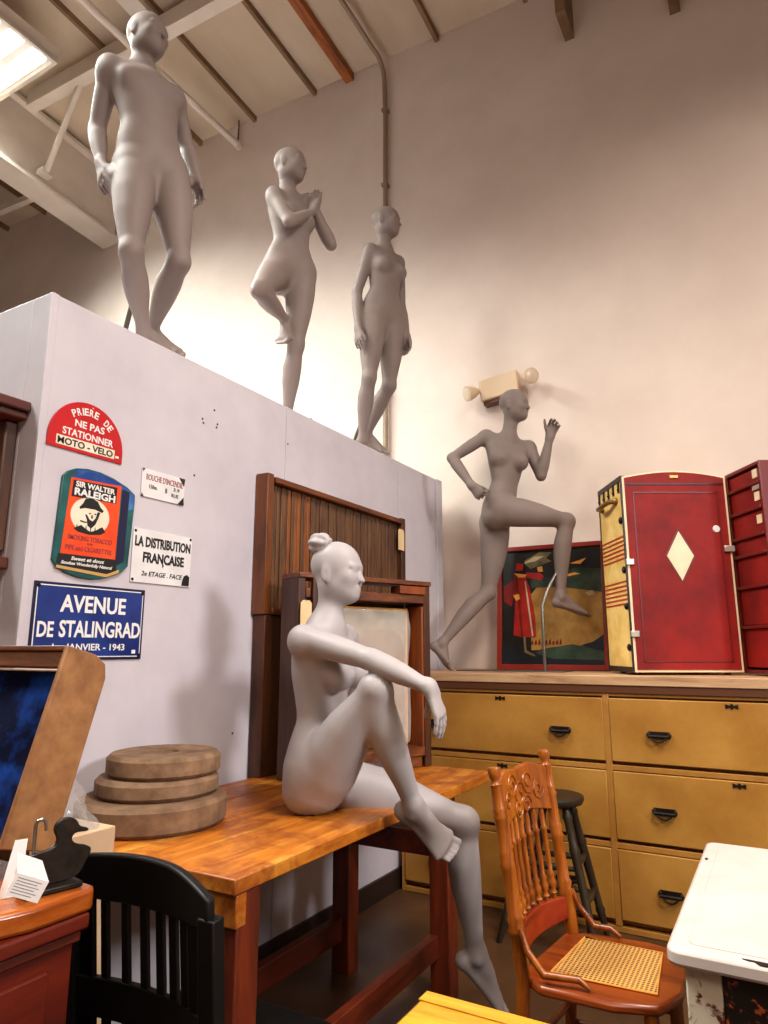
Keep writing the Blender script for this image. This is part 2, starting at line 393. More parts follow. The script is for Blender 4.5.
def np_obj(name, P, Q, mat, parent):
    org = np.array(parent.location); me = bpy.data.meshes.new(name)
    me.vertices.add(len(P)); me.vertices.foreach_set('co', (P-org).astype(np.float32).ravel())
    me.loops.add(Q.size); me.loops.foreach_set('vertex_index', Q.astype(np.int32).ravel())
    me.polygons.add(len(Q)); me.polygons.foreach_set('loop_start', np.arange(0, Q.size, 4, dtype=np.int32))
    me.polygons.foreach_set('loop_total', np.full(len(Q), 4, np.int32)); me.update(calc_edges=True)
    me.polygons.foreach_set('use_smooth', [True]*len(Q)); me.materials.append(M[mat])
    o = bpy.data.objects.new(name, me); C.objects.link(o); o.parent = parent; return o

UP = np.array([0, 0, 1.])
def hand(g, wr, hd, pn, side, S, curl=(.25, .25, .2), thumb=(.55, .6, .25), spread=.05, tcurl=.3, w=1.):
    """wr wrist, hd along the hand, pn out of the palm, side towards the thumb"""
    s = S/1.75; hd = nrm(hd); pn = perp(pn, hd); sd = perp(np.array(side)-pn*(np.array(side)@pn), hd)
    kn = wr+hd*.082*s
    g.loft(wr-hd*.01, kn, pn, pn, [0, .35, .8, 1], [.023*s*w, .031*s, .040*s, .038*s], [.0185*s, .017*s, .0135*s, .011*s], k=.02)
    Ls = (.068, .077, .073, .058)
    for i in range(4):
        b = wr+hd*(.079-.004*abs(i-1.2))*s+sd*(.0305-.0205*i)*s; d = nrm(hd+sd*spread*(1.3-i)); a = 0; r = (.0089, .0090, .0087, .0078)[i]*s
        for j, fr in enumerate((.45, .30, .25)):
            cu = curl[i][j] if hasattr(curl[0], '__len__') else curl[j]
            a += cu; dd = d*math.cos(a)+pn*math.sin(a); e = b+dd*Ls[i]*fr*s
            g.cap(b, e, r*(1-.07*j), r*(.94-.07*j), .004); b = e
    b = wr+hd*.022*s+sd*.020*s; d = nrm(hd*thumb[0]+sd*thumb[1]+pn*thumb[2])
    e = b+d*.042*s; g.cap(b, e, .0140*s, .0108*s, .012)
    d2 = nrm(d+hd*tcurl-sd*tcurl*.3); e2 = e+d2*.030*s; g.cap(e, e2, .0105*s, .0092*s, .004); g.cap(e2, e2+nrm(d2+hd*.2)*.022*s, .0092*s, .0076*s, .004)

def foot(g, kn, an, to, S, medial, k=.014, roll=0.):
    """to = tip of the toes; medial = direction of the big-toe side"""
    s = S/1.75; sh = nrm(an-kn); td = nrm(to-an); m = perp(-sh, td)
    ff = td*math.cos(.36)+m*math.sin(.36); uf = -td*math.sin(.36)+m*math.cos(.36)
    uf = nrm(uf*math.cos(roll)+np.cross(ff, uf)*math.sin(roll))
    sf = np.cross(ff, uf); sf = sf if sf@medial > 0 else -sf
    tip = an+td*np.linalg.norm(to-an); heel = an-uf*.040*s-ff*.018*s; ball = tip-ff*.060*s+uf*.006*s
    g.ell(heel, (.027*s, .030*s, .028*s), (sf, ff, uf), k=.02)
    g.loft(heel-uf*.004*s, ball, uf, uf, [0, .3, .7, 1], [.027*s, .028*s, .038*s, .041*s], [.023*s, .019*s, .016*s, .0135*s], k=.02)
    g.loft(an+uf*.01*s, ball+uf*.002, uf, uf, [0, .4, .8, 1], [.030*s, .031*s, .036*s, .037*s], [.031*s, .030*s, .020*s, .012*s], k=.025)
    g.ell(an+sf*.024*s, (.013*s, .014*s, .014*s), (sf, ff, uf), k=.016); g.ell(an-sf*.025*s-uf*.006, (.012*s, .013*s, .013*s), (sf, ff, uf), k=.016)
    for i, (o, L, r) in enumerate(((.0290, .060, .0125), (.0085, .056, .0090), (-.008, .050, .0086), (-.0230, .042, .0082), (-.0365, .033, .0078))):
        b = ball+sf*o*s; e = b+ff*(L-r)*s-uf*(.004 if i == 0 else .006)*s
        g.cap(b-ff*.012*s, e, r*s*.95, r*s, .0045)

def leg(F, hi, kn, an, to, fwd, S, medial, fat=1., roll=0.):
    g = F.clone(); s = S/1.75*fat; hi, kn, an = (np.array(q, float) for q in (hi, kn, an))
    mid = (hi+an)/2; kf = kn-mid; kf = nrm(nrm(fwd)*.12+kf); n = perp(kf, kn-hi); n2 = perp(kf, an-kn)
    g.loft(hi, kn, n, n, [0, .15, .35, .6, .82, 1], [.082*s, .086*s, .081*s, .068*s, .052*s, .040*s], [.086*s, .093*s, .088*s, .072*s, .054*s, .042*s],
           [0, 0, .006, .008, .004, .002], k=.03)
    g.ell(kn+nrm(n+n2)*.010*s, (.032*s, .032*s, .040*s), (np.cross(n, nrm(kn-hi)), nrm(n+n2), nrm(nrm(kn-hi)+nrm(an-kn))), k=.03)
    g.loft(kn, an, n2, n2, [0, .12, .3, .5, .75, .92, 1], [.038*s, .043*s, .051*s, .047*s, .032*s, .025*s, .023*s], [.040*s, .047*s, .054*s, .049*s, .035*s, .029*s, .026*s],
           [0, -.006, -.014, -.012, -.004, 0, 0], k=.03)
    if to is not None: foot(g, kn, an, np.array(to, float), S, np.array(medial), roll=roll)
    return g

def arm(F, sh, el, wr, tip, pn, side, S, fat=1., hk={}):
    g = F.clone(); s = S/1.75*fat; sh, el, wr, tip = (np.array(q, float) for q in (sh, el, wr, tip))
    f = perp(UP*.3+np.array([.5, -.4, 0]), el-sh); f2 = perp(side, wr-el)
    g.loft(sh, el, f, f, [0, .18, .45, .8, 1], [.034*s, .041*s, .042*s, .036*s, .029*s], [.035*s, .043*s, .043*s, .037*s, .029*s], k=.02)
    g.loft(el, wr, f2, f2, [0, .2, .5, .85, 1], [.028*s, .037*s, .033*s, .0225*s, .020*s], [.028*s, .039*s, .035*s, .027*s, .026*s], k=.03)
    hand(g, wr, tip-wr, pn, side, S*(1 if fat < 1.05 else 1.06), **hk)
    return g

def head(F, neck, hc, face, up, S, male=False, detail=1.):
    s = S/1.75; f = perp(face, up); u = nrm(up); r = np.cross(f, u); hc = np.array(hc, float); ax = (r, f, u)
    P = lambda a, b, c: hc+r*a*s+f*b*s+u*c*s
    F.loft(np.array(neck, float)-u*.02*s, P(0, -.018, -.062), f, f, [0, .3, .7, 1], [.056*s, .048*s, .046*s, .050*s], [.054*s, .048*s, .048*s, .054*s], k=.04)
    F.ell(P(0, -.008, .026), (.073*s, .096*s, .086*s), ax, k=.03)
    F.ell(P(0, .030, -.026), (.059*s, .058*s, .080*s), ax, k=.035)
    F.ell(P(0, .060, -.094), (.024*s, .024*s, .021*s), ax, k=.045)
    for q in (-1, 1):
        F.ell(P(q*.040, .012, -.064), (.019*s, .036*s, .026*s), ax, k=.035)      # jaw
        F.ell(P(q*.034, .064, -.028), (.020*s, .020*s, .020*s), ax, k=.03)       # cheek
        F.ell(P(q*.029, .098, -.002), (.018*s, .014*s, .010*s), ax, k=.016, cut=True)   # socket
        F.ell(P(q*.028, .080, -.004), (.0135*s, .0105*s, .0085*s), ax, k=.008)
        F.cap(P(q*.012, .089, .012), P(q*.044, .078, .012), .006*s, .005*s, .018)
        F.ell(P(q*.074, -.014, -.018), (.0075*s, .018*s, .031*s), ax, k=.008)    # ear
        F.ell(P(q*.084, -.011, -.016), (.006*s, .010*s, .018*s), ax, k=.006, cut=True)
    F.cap(P(0, .087, .002), P(0, .104, -.038), .0060*s, .0082*s, .013)           # nose
    F.ell(P(0, .103, -.042), (.0115*s, .009*s, .007*s), ax, k=.008)
    F.ell(P(0, .087, -.066), (.019*s, .009*s, .0052*s), ax, k=.006)              # lips
    F.ell(P(0, .085, -.077), (.016*s, .009*s, .0058*s), ax, k=.006)

def make_body(J, S, face, h=.005, male=False, hands=({}, {}), fwd=None, headup=(0, 0, 1), bend=.012, waist=1., crot=.085, hs=1., rolls=(0, 0)):
    J = {k: np.array(v, float) for k, v in J.items()}; s = S/1.75
    P = np.array(list(J.values())); F = Field(P.min(0)-.16, P.max(0)+.16, h)
    rc = perp((J['shA']-J['shB'])*[1, 1, .3], UP); sp = nrm(J['neck']-J['pel'])
    hr = (J['hiA']-J['hiB']); fc = nrm(np.cross(UP, rc)); fp = fwd[0] if fwd else nrm(np.cross(UP, perp(hr, UP))); fp = np.array(fp, float)
    if fwd: fc = np.array(fwd[1], float)
    rp = perp(np.cross(fp, UP), sp)
    P0 = J['pel']-sp*crot*s; P1 = J['neck']-sp*.01
    if male:
        A = [.07, .135, .155, .148, .128, .138, .154, .150, .118, .075, .048]; B = [.06, .095, .105, .096, .088, .102, .112, .105, .085, .058, .045]
        off = [0, -.01, -.012, -.004, .004, .004, .0, -.004, -.012, -.014, -.01]
    else:
        A = [.07, .140, .162, .150, .114, .122, .134, .140, .128, .075, .045]; B = [.06, .098, .108, .092, .074, .085, .094, .092, .076, .052, .042]
        off = [0, -.01, -.014, -.004, .008, .006, .0, -.004, -.012, -.014, -.01]
    A = [a*(1 if i not in (3, 4, 5) else waist) for i, a in enumerate(A)]
    ts = [0, .09, .18, .30, .44, .58, .70, .80, .88, .95, 1]
    F.loft(P0, P1, fp, fc, ts, [a*s for a in A], [b*s for b in B], [o*s for o in off], k=.05, bend=fc*bend)
    T = P1-P0; fcs = perp(fc, sp); rcs = np.cross(fcs, sp)
    for sg in (-1, 1):
        F.ell(J['pel']+rp*sg*.072*s-perp(fp, sp)*.050*s-sp*.055*s, (.078*s, .075*s, .082*s), (rp, perp(fp, sp), sp), k=.05)
        if male: F.ell(P0+T*.76+rcs*sg*.075*s+fcs*.072*s, (.068*s, .034*s, .050*s), (rcs, fcs, sp), k=.035)
        else:
            c = P0+T*.705+rcs*sg*.070*s+fcs*.078*s
            F.ell(c, (.055*s, .050*s, .053*s), (rcs, fcs, sp), k=.022); F.ell(c+fcs*.046*s-sp*.004, (.008, .008, .008), (rcs, fcs, sp), k=.012)
            F.loft(c, P0+T*.86+rcs*sg*.085*s+fcs*.03*s, fcs, fcs, [0, 1], [.036*s, .03*s], [.034*s, .02*s], k=.05)
    for sh, ih in (('shA', 0), ('shB', 1)):
        n_ = J['neck']-sp*.015
        F.loft(n_-fcs*.012, J[sh]-UP*.004, UP, UP, [0, .5, 1], [.048*s, .042*s, (.040 if male else .031)*s], [.034*s, .032*s, (.040 if male else .031)*s], k=.045)
        F.loft(P0+T*.80-(0)*fcs, J[sh]-sp*.02, fcs, fcs, [0, .6, 1], [.06*s, .050*s, (.040 if male else .031)*s], [.072*s, .052*s, (.042 if male else .033)*s], k=.05)
        if male: F.loft(P0+T*.84-fcs*.01+(J[sh]-J['neck'])*.15, J[sh]-sp*.045, fcs, fcs, [0, .5, 1], [.07*s, .062*s, .045*s], [.075*s, .062*s, .046*s], k=.07)
        F.cap(J['neck']-sp*.035+fcs*.030*s, J[sh]+UP*.012+fcs*.012, .010, .012, .03)
    head(F, J['neck'], J['head'], face, headup, S*hs, male)
    fat = 1.10 if male else 1.
    for a, b in (('A', 0), ('B', 1)):
        if 'el'+a in J:
            H = hands[b]; pn = H['pn']; sd = H['sd']; hk = {k: v for k, v in H.items() if k not in ('pn', 'sd')}
            g = arm(F, J['sh'+a], J['el'+a], J['wr'+a], J['tp'+a], pn, sd, S, fat, hk); F.join(g, J['sh'+a], .05, .003, .11)
    for a in 'BA':
        med = (J['hiB']-J['hiA']) if a == 'A' else (J['hiA']-J['hiB'])
        g = leg(F, J['hi'+a], J['kn'+a], J['an'+a], J.get('to'+a), fp, S, nrm(med), 1.08 if male else 1.06, rolls[0 if a == 'A' else 1]); F.join(g, J['hi'+a], .06, .003, .17)
    return F.mesh('body')

JO = {
    'M1': {"pel": [-2.247, 1.82, 3.466], "neck": [-2.314, 1.782, 3.987], "head": [-2.288, 1.774, 4.148], "shA": [-2.358, 1.653, 3.91], "elA": [-2.453, 1.679, 3.645], "wrA": [-2.38, 1.664, 3.431], "tpA": [-2.339, 1.652, 3.266], "shB": [-2.282, 1.938, 3.947], "elB": [-2.268, 2.039, 3.722], "wrB": [-2.156, 2.011, 3.476], "tpB": [-2.091, 2.002, 3.302], "hiA": [-2.269, 1.75, 3.402], "knA": [-2.179, 1.698, 2.962], "anA": [-2.268, 1.866, 2.689], "toA": [-2.205, 2.017, 2.651], "hiB": [-2.227, 1.901, 3.472], "knB": [-2.099, 1.882, 2.99], "anB": [-2.384, 1.995, 2.777]},
    'M2': {"pel": [-2.245, 2.824, 3.471], "neck": [-2.262, 2.814, 3.955], "head": [-2.244, 2.801, 4.153], "shA": [-2.282, 2.711, 3.916], "elA": [-2.139, 2.677, 3.668], "wrA": [-2.138, 2.885, 3.857], "tpA": [-2.132, 2.912, 4.003], "shB": [-2.22, 2.953, 4.001], "elB": [-2.084, 3.008, 3.694], "wrB": [-2.14, 2.918, 3.871], "tpB": [-2.132, 2.923, 4.004], "hiA": [-2.274, 2.761, 3.448], "knA": [-2.177, 2.494, 3.178], "anA": [-2.248, 2.822, 3.161], "toA": [-2.223, 2.744, 2.99], "hiB": [-2.216, 2.898, 3.482], "knB": [-2.201, 2.849, 3.022], "anB": [-2.272, 2.878, 2.613]},
    'M3': {"pel": [-2.144, 3.716, 3.573], "neck": [-2.132, 3.723, 4.07], "head": [-2.11, 3.713, 4.274], "shA": [-2.175, 3.606, 4.02], "elA": [-2.25, 3.563, 3.7], "wrA": [-2.205, 3.508, 3.404], "tpA": [-2.188, 3.484, 3.243], "shB": [-2.096, 3.859, 4.04], "elB": [-2.088, 3.887, 3.696], "wrB": [-2.025, 3.854, 3.441], "tpB": [-2.0, 3.833, 3.26], "hiA": [-2.177, 3.64, 3.518], "knA": [-2.178, 3.605, 3.092], "anA": [-2.284, 3.694, 2.709], "toA": [-2.271, 3.828, 2.638], "hiB": [-2.12, 3.799, 3.56], "knB": [-2.133, 3.792, 3.093], "anB": [-2.37, 3.887, 2.804]},
    'RUN': {"pel": [-1.527, 4.205, 2.236], "neck": [-1.465, 4.24, 2.744], "head": [-1.416, 4.245, 2.971], "shA": [-1.594, 4.166, 2.758], "elA": [-1.775, 4.005, 2.59], "wrA": [-1.622, 3.966, 2.373], "tpA": [-1.543, 3.965, 2.279], "shB": [-1.36, 4.358, 2.696], "elB": [-1.268, 4.295, 2.467], "wrB": [-1.192, 4.281, 2.719], "tpB": [-1.153, 4.281, 2.823], "hiA": [-1.507, 4.113, 2.231], "knA": [-1.12, 4.322, 2.156], "anA": [-1.181, 4.288, 1.671], "toA": [-1.022, 4.425, 1.554], "hiB": [-1.577, 4.257, 2.168], "knB": [-1.638, 4.233, 1.717], "anB": [-1.877, 4.004, 1.381], "toB": [-1.819, 4.037, 1.214]},
    'SEAT': {"pel": [-1.416, 2.073, 0.944], "neck": [-1.42, 2.07, 1.446], "head": [-1.393, 2.085, 1.631], "shA": [-1.428, 1.927, 1.387], "elA": [-1.143, 1.918, 1.316], "wrA": [-0.943, 1.928, 1.234], "knuA": [-0.895, 1.944, 1.17], "tpA": [-0.897, 1.966, 1.087], "shB": [-1.458, 2.244, 1.399], "elB": [-1.525, 2.402, 1.188], "wrB": [-1.513, 2.432, 1.0], "tpB": [-1.498, 2.44, 0.871], "hiA": [-1.39, 1.995, 0.913], "knA": [-1.131, 1.924, 1.223], "anA": [-1.085, 2.089, 0.846], "toA": [-0.978, 2.208, 0.697], "hiB": [-1.443, 2.172, 0.87], "knB": [-1.038, 2.381, 0.75], "anB": [-1.046, 2.48, 0.29], "toB": [-0.975, 2.601, 0.081]}}
def A3(*a): return np.array(a, float)

def mannequin(key, S, face, mat, loc, label, h, **kw):
    root = thing('mannequin', loc, label, 'mannequin')
    P, Q = make_body(JO[key], S, A3(*face), h, **kw); np_obj('body', P, Q, mat, root)
    return root
# ------------------------------------------------------------------ the building
XP = -2.058; ZP = 2.553; YW = 4.6; ZT = .81; ZC = 1.215
def cz(x, y): return 6.58-.04*(x+1.36)-.08*(y-YW)          # underside of the roof
struct('floor', MB().bx(-11, 5, -4, YW+.2, -.15, 0), 'floor')
struct('wall_back', MB().bx(-11, 5, YW, YW+.2, 0, 7.4), 'wall')
mb = MB(); q = [(-11, -4), (5, -4), (5, YW+.2), (-11, YW+.2)]
mb.add([(x, y, cz(x, y)) for x, y in q]+[(x, y, cz(x, y)+.12) for x, y in q], [(0, 1, 2, 3), (7, 6, 5, 4), (0, 4, 5, 1), (1, 5, 6, 2), (2, 6, 7, 3), (3, 7, 4, 0)])
struct('ceiling', mb, 'ceiling')
# white partition room with a flat lid the figures stand on
PF = 1.298; PE = 4.42
struct('wall_left', MB().bx(XP-.10, XP, PF, PE, 0, ZP), 'partition', .003)
struct('wall_front', MB().bx(XP-2.4, XP-.10, PF, PF+.10, 0, ZP), 'partition', .003)
struct('trim_1', MB().bx(XP-.1, XP-.003, PF+.1, PE-.02, ZP-.13, ZP-.03), 'partition')
struct('wall_top', MB().bx(XP-2.4, XP-.10, PF+.10, PE, ZP-.08, ZP-.0), 'partition')
struct('trim_2', MB().bx(XP, XP+.005, PF, PF+.026, .1, ZP), 'partition', .002)
struct('trim_3', MB().bx(XP, XP+.014, PE-.09, PE, .1, ZP), 'partition', .002)
struct('trim_4', MB().bx(XP, XP+.004, 2.60, 2.608, .1, ZP), 'partition')
struct('trim_5', MB().bx(XP, XP+.004, 3.78, 3.788, .1, ZP), 'partition')
struct('baseboard_left', MB().bx(XP, XP+.015, PF, PE, 0, .11), 'base')
struct('baseboard_back', MB().bx(.6, 5, YW-.015, YW, 0, .11), 'base')
# nail holes left in the partition
mb = MB()
for y, z in ((2.029, 2.316), (2.036, 2.300), (2.115, 2.302), (2.12, 2.318), (2.097, 2.376), (2.0, 2.06), (2.5, 1.9), (2.62, 2.36), (2.3, 1.0), (2.6, 1.62)):
    mb.lathe((XP-.002, y, z), [(0, .0045), (.004, .0045)], 8, (1, 0, 0))
struct('trim_6', mb, 'base')
# roof structure
n = 7
for x, w, hgt, mat in ((-2.10, .035, .07, 'steel_dark'), (-3.0, .085, .09, 'timber'), (-3.40, .035, .07, 'steel_dark'), (-4.15, .035, .07, 'steel_dark'), (-1.3, .035, .07, 'steel_dark'),
                       (-4.9, .035, .07, 'steel_dark'), (-6.9, .035, .07, 'steel_dark'), (-7.6, .035, .07, 'steel_dark'), (-8.4, .035, .07, 'steel_dark')):
    y0, y1 = .4, YW
    struct('trim_%d' % n, MB().beam((x, y0, cz(x, y0)-hgt/2+.01), (x, y1, cz(x, y1)-hgt/2+.01), w, hgt), mat); n += 1
struct('trim_%d' % n, MB().beam((.9, 3.42, cz(.9, 3.42)-.17), (-5.95, 3.34, cz(-5.95, 3.34)-.17), .11, .17), 'steel_white', .004); n += 1
struct('trim_%d' % n, MB().beam((-4.25, .4, cz(-4.25, .4)-.06), (-4.25, 3.42, cz(-4.25, 3.42)-.06), .17, .12), 'steel_white', .004); n += 1
# deep girder running to the wall: web and two flanges
mb = MB(); zt = lambda y: cz(-6.2, y)-.02
mb.beam((-6.24, -.5, zt(-.5)-.42), (-6.24, YW, zt(YW)-.42), .10, .80)
mb.beam((-6.24, -.5, zt(-.5)-.83), (-6.24, YW, zt(YW)-.83), .30, .04)
mb.beam((-6.24, -.5, zt(-.5)-.05), (-6.24, YW, zt(YW)-.05), .26, .04)
struct('trim_%d' % n, mb, 'steel_white'); n += 1
mb = MB(); mb.beam((-6.55, 3.4, cz(-6.5, 3.4)-.3), (-10, 3.3, cz(-10, 3.3)-.3), .12, .14); mb.beam((-6.55, 4.1, cz(-6.5, 4.1)-.35), (-10, 4.0, cz(-10, 4)-.35), .07, .07)
struct('trim_%d' % n, mb, 'steel_white'); n += 1
# small dark joist hangers at the head of the wall on the right
for x, z in ((-.97, 6.02), (-.22, 5.86)):
    struct('trim_%d' % n, MB().bx(x-.035, x+.035, YW-.28, YW, z-.03, z+.35), 'steel_dark'); n += 1

# conduit running under the roof then down the wall
t = thing('conduit_pipe', (-2.60, YW-.04, 3.), 'slim metal conduit bending off the ceiling and running straight down the cream wall', 'pipe')
pts = [(-2.62, .6, cz(-2.62, .6)-.22), (-2.62, 4.40, cz(-2.62, 4.4)-.10)]
for a in range(1, 7): th = a/6*PI/2; pts.append((-2.61, 4.40+.16*math.sin(th), cz(-2.6, 4.5)-.10-.16*(1-math.cos(th))))
pts += [(-2.60, YW-.035, 6.0), (-2.60, YW-.035, 4.2), (-2.60, YW-.035, .3)]
MB().tube(pts, .021, 12).build('pipe', 'conduit', t)
for z in (6.05, 5.3, 4.4, 3.4): MB().box((-2.60, YW-.035, z), (.055, .062, .03)).build('pipe_clip', 'conduit', t, bevel=.003)
# sprinkler pipe crossing behind the tallest figure with its hanger
def P3(a, b, s): return tuple(a[i]+(b[i]-a[i])*s for i in range(3))
t = thing('sprinkler_pipe', (-4.3, 4.55, 6.3), 'long white pipe slanting down across the ceiling behind the tallest mannequin', 'pipe')
MB().tube([(-4.38, 1.2, 6.50), (-4.34, 3.2, 6.42), (-4.30, 4.54, 6.37)], .034, 14).build('pipe', 'steel_white', t)
MB().tube([(-4.30, 4.52, 6.37), (-4.30, 4.52, 6.66)], .008, 8).build('hanger_rod', 'steel', t)
MB().lathe((-4.30, 4.50, 6.37), [(0, .045), (.05, .045)], 16, (0, 1, -.03)).build('end_cap', 'steel_white', t)
t = thing('brace_pipe', (-5.9, 3.3, 6.2), 'short white brace pipe bolted between the deep girder and the ceiling', 'pipe')
MB().tube([(-6.05, 3.62, 6.13), (-5.15, 3.35, 6.66)], .028, 12).build('pipe', 'steel_white', t)
MB().box((-6.07, 3.62, 6.12), (.10, .12, .06)).build('bracket', 'steel_white', t, bevel=.004)

# fluorescent fixture, top left
lx0, lx1, ly0, ly1, lz = -6.25, -5.05, .7, 2.97, 6.40
t = thing('ceiling_light', ((lx0+lx1)/2, (ly0+ly1)/2, lz), 'bright white louvred fluorescent light hanging under the ceiling at top left', 'light')
mb = MB(); mb.bx(lx0-.03, lx1+.03, ly0-.03, ly1+.03, lz+.03, lz+.14)
for a, b, c, d in ((lx0-.03, lx0, ly0, ly1), (lx1, lx1+.03, ly0, ly1), (lx0-.03, lx1+.03, ly0-.03, ly0), (lx0-.03, lx1+.03, ly1, ly1+.03)): mb.bx(a, b, c, d, lz-.01, lz+.04)
mb.build('housing', 'steel_white', t)
m, nt, b = newmat('tube_glow'); b.inputs['Emission Color'].default_value = (.93, 1, .97, 1); b.inputs['Emission Strength'].default_value = 1.7; b.inputs['Base Color'].default_value = (.9, .9, .9, 1)
M['tube_glow'] = m
for i in range(11):
    y = ly0+(ly1-ly0)*(i+.5)/11; MB().tube([(lx0+.03, y, lz+.015), (lx1-.03, y, lz+.015)], .066, 12).build('fluorescent_tube', 'tube_glow', t)
for x in (lx0+.1, lx1-.1): MB().tube([(x, (ly0+ly1)/2, lz+.14), (x, (ly0+ly1)/2, cz(x, 1.8))], .006, 8).build('suspension_rod', 'steel', t)

# twin-head emergency light on the wall behind the runner's head
t = thing('emergency_light', (-1.66, YW-.05, 3.27), 'beige twin head emergency light on the wall behind the running mannequin', 'light')
R = Matrix.Rotation(-.10, 3, 'Y')
mb = MB(); mb.box((-1.62, YW-.045, 3.245), (.30, .09, .17), R); mb.build('battery_box', 'beige_plastic', t, bevel=.012)
MB().box((-1.615, YW-.04, 3.143), (.26, .07, .03), R).build('lower_cover', 'moulding', t, bevel=.006)
for x, z, dx in ((-1.785, 3.235, -.5), (-1.42, 3.275, .6)):
    hd = MB().lathe((x, YW-.07, z), [(0, .02), (.03, .040), (.080, .056), (.10, .058)], 20, (dx, -.6, -.25)); o = hd.build('lamp_head', 'beige_plastic', t)
    c = Vector((x, YW-.07, z))+Vector((dx, -.6, -.25)).normalized()*.098
    MB().lathe(tuple(c), [(0, .050), (.006, .046), (.010, .03)], 20, (dx, -.6, -.25)).build('lens', 'lamp_lens', o)

# ------------------------------------------------------------------ signs on the partition (U = along the wall, V = up)
SO = (XP, 0, 0); SU = (0, 1, 0); SV = (0, 0, 1)
def sign_root(name, y, z, label): return thing(name, (XP+.001, y, z), label, 'sign')
def plate(mb, poly, n0=.001, n1=.006): return mb.prism(poly, SO, SU, SV, n0, n1)
def T(mb, body, c, w, h, **k): put_text(mb, body, c, w, h, SO, SU, SV, k.pop('off', .0062), **k)
def rect(a, b, c, d): return [(a, c), (b, c), (b, d), (a, d)]
# red half-round no-parking sign
t = sign_root('enamel_sign', 1.48, 2.1, 'red half-round enamel sign with white French no-parking words, topmost on the partition')
cy, cz0, r = 1.481, 2.018, .152; poly = [(cy+r*math.cos(a*PI/28), cz0+.035+(.152)*math.sin(a*PI/28)) for a in range(29)]+[(cy-r, cz0), (cy+r, cz0)]
plate(MB(), poly).build('sign_plate', 's_red', t, bevel=.0015)
s = plate(MB(), rect(1.362, 1.597, 2.030, 2.063), .006, .0068).build('name_strip', 's_cream', t)
mb = MB(); T(mb, 'MOTO - VELO', (1.478, 2.046), .222, .024, off=.0069, bold=.02); mb.build('lettering', 's_ink', s)
mb = MB()
T(mb, 'STATIONNER', (1.485, 2.083), .205, .026, bold=.02); T(mb, 'NE PAS', (1.487, 2.121), .120, .026, bold=.02)
for ch, a in zip('PRIERE', (122, 112, 104.5, 98, 88, 78)):
    T(mb, ch, (cy+.004+.122*math.cos(math.radians(a)), cz0+.032+.122*math.sin(math.radians(a))), .017 if ch != 'I' else .005, .026, rot=math.radians(a-90), bold=.02)
for ch, a in zip('DE', (56, 46)):
    T(mb, ch, (cy+.004+.122*math.cos(math.radians(a)), cz0+.032+.122*math.sin(math.radians(a))), .017, .026, rot=math.radians(a-90), bold=.02)
T(mb, '`', (cy+.004+.142*math.cos(math.radians(87)), cz0+.032+.142*math.sin(math.radians(87))), .006, .005)
mb.build('lettering', 's_lettering', t)
plate(MB(), rect(1.602, 1.616, 2.036, 2.044), .006, .0066).build('price_sticker', 'paper', t)
# tobacco tin sign
t = sign_root('tin_sign', 1.54, 1.78, 'tobacco advertising tin sign shaped like a can with an orange front and a bearded man')
body = [(1.398, 1.925), (1.415, 1.945), (1.445, 1.960), (1.49, 1.968), (1.545, 1.967), (1.60, 1.957), (1.66, 1.938), (1.699, 1.915), (1.700, 1.88), (1.689, 1.645), (1.66, 1.618), (1.60, 1.595), (1.546, 1.586), (1.49, 1.588), (1.441, 1.600), (1.40, 1.622), (1.387, 1.640)]
plate(MB(), body, .001, .012).build('tin_backing', 's_teal', t, bevel=.002)
def lay(name, poly, mat, lvl, par=None): return plate(MB(), poly, .012+.0004*lvl, .0126+.0004*lvl).build(name, mat, par or t)
lay('blue_lid', [(1.437, 1.922), (1.443, 1.953), (1.49, 1.963), (1.545, 1.962), (1.60, 1.951), (1.655, 1.934), (1.694, 1.911), (1.694, 1.86), (1.642, 1.84), (1.640, 1.92)], 's_tinblue', 0)
lay('side_band', [(1.640, 1.925), (1.672, 1.92), (1.668, 1.66), (1.632, 1.64)], 's_navy', 1)
op = lay('orange_panel', [(1.428, 1.925), (1.634, 1.935), (1.630, 1.662), (1.412, 1.662)], 's_orange', 1)
bl = lay('title_panel', [(1.437, 1.918), (1.616, 1.926), (1.616, 1.866), (1.434, 1.860)], 's_ink', 2)
mb = MB(); T(mb, 'SIR WALTER', (1.527, 1.907), .160, .020, off=.0135, bold=.03); T(mb, 'RALEIGH', (1.527, 1.880), .166, .026, off=.0135, bold=.035); mb.build('lettering', 's_lettering', bl)
circ = lambda a, b, ra, rb, n=28: [(a+ra*math.cos(2*PI*k/n), b+rb*math.sin(2*PI*k/n)) for k in range(n)]
ov = lay('portrait_disc', circ(1.514, 1.803, .078, .064), 's_cream', 3)
mb = MB()
L = lambda poly, n=0: plate(mb, poly, .0139+n*.0003, .0142+n*.0003)
mb.m = 0
L([(1.468, 1.828), (1.480, 1.842), (1.490, 1.862), (1.515, 1.868), (1.540, 1.858), (1.552, 1.840), (1.566, 1.830), (1.560, 1.822), (1.53, 1.829), (1.49, 1.828), (1.47, 1.821)])      # hat
L([(1.492, 1.806), (1.500, 1.790), (1.505, 1.768), (1.520, 1.760), (1.536, 1.776), (1.546, 1.800), (1.553, 1.822), (1.541, 1.822), (1.536, 1.800), (1.524, 1.786), (1.512, 1.790), (1.50, 1.806)])   # hair, beard
L([(1.452, 1.752), (1.480, 1.767), (1.50, 1.756), (1.52, 1.748), (1.545, 1.760), (1.565, 1.772), (1.580, 1.756), (1.560, 1.744), (1.514, 1.738), (1.470, 1.743)])         # collar
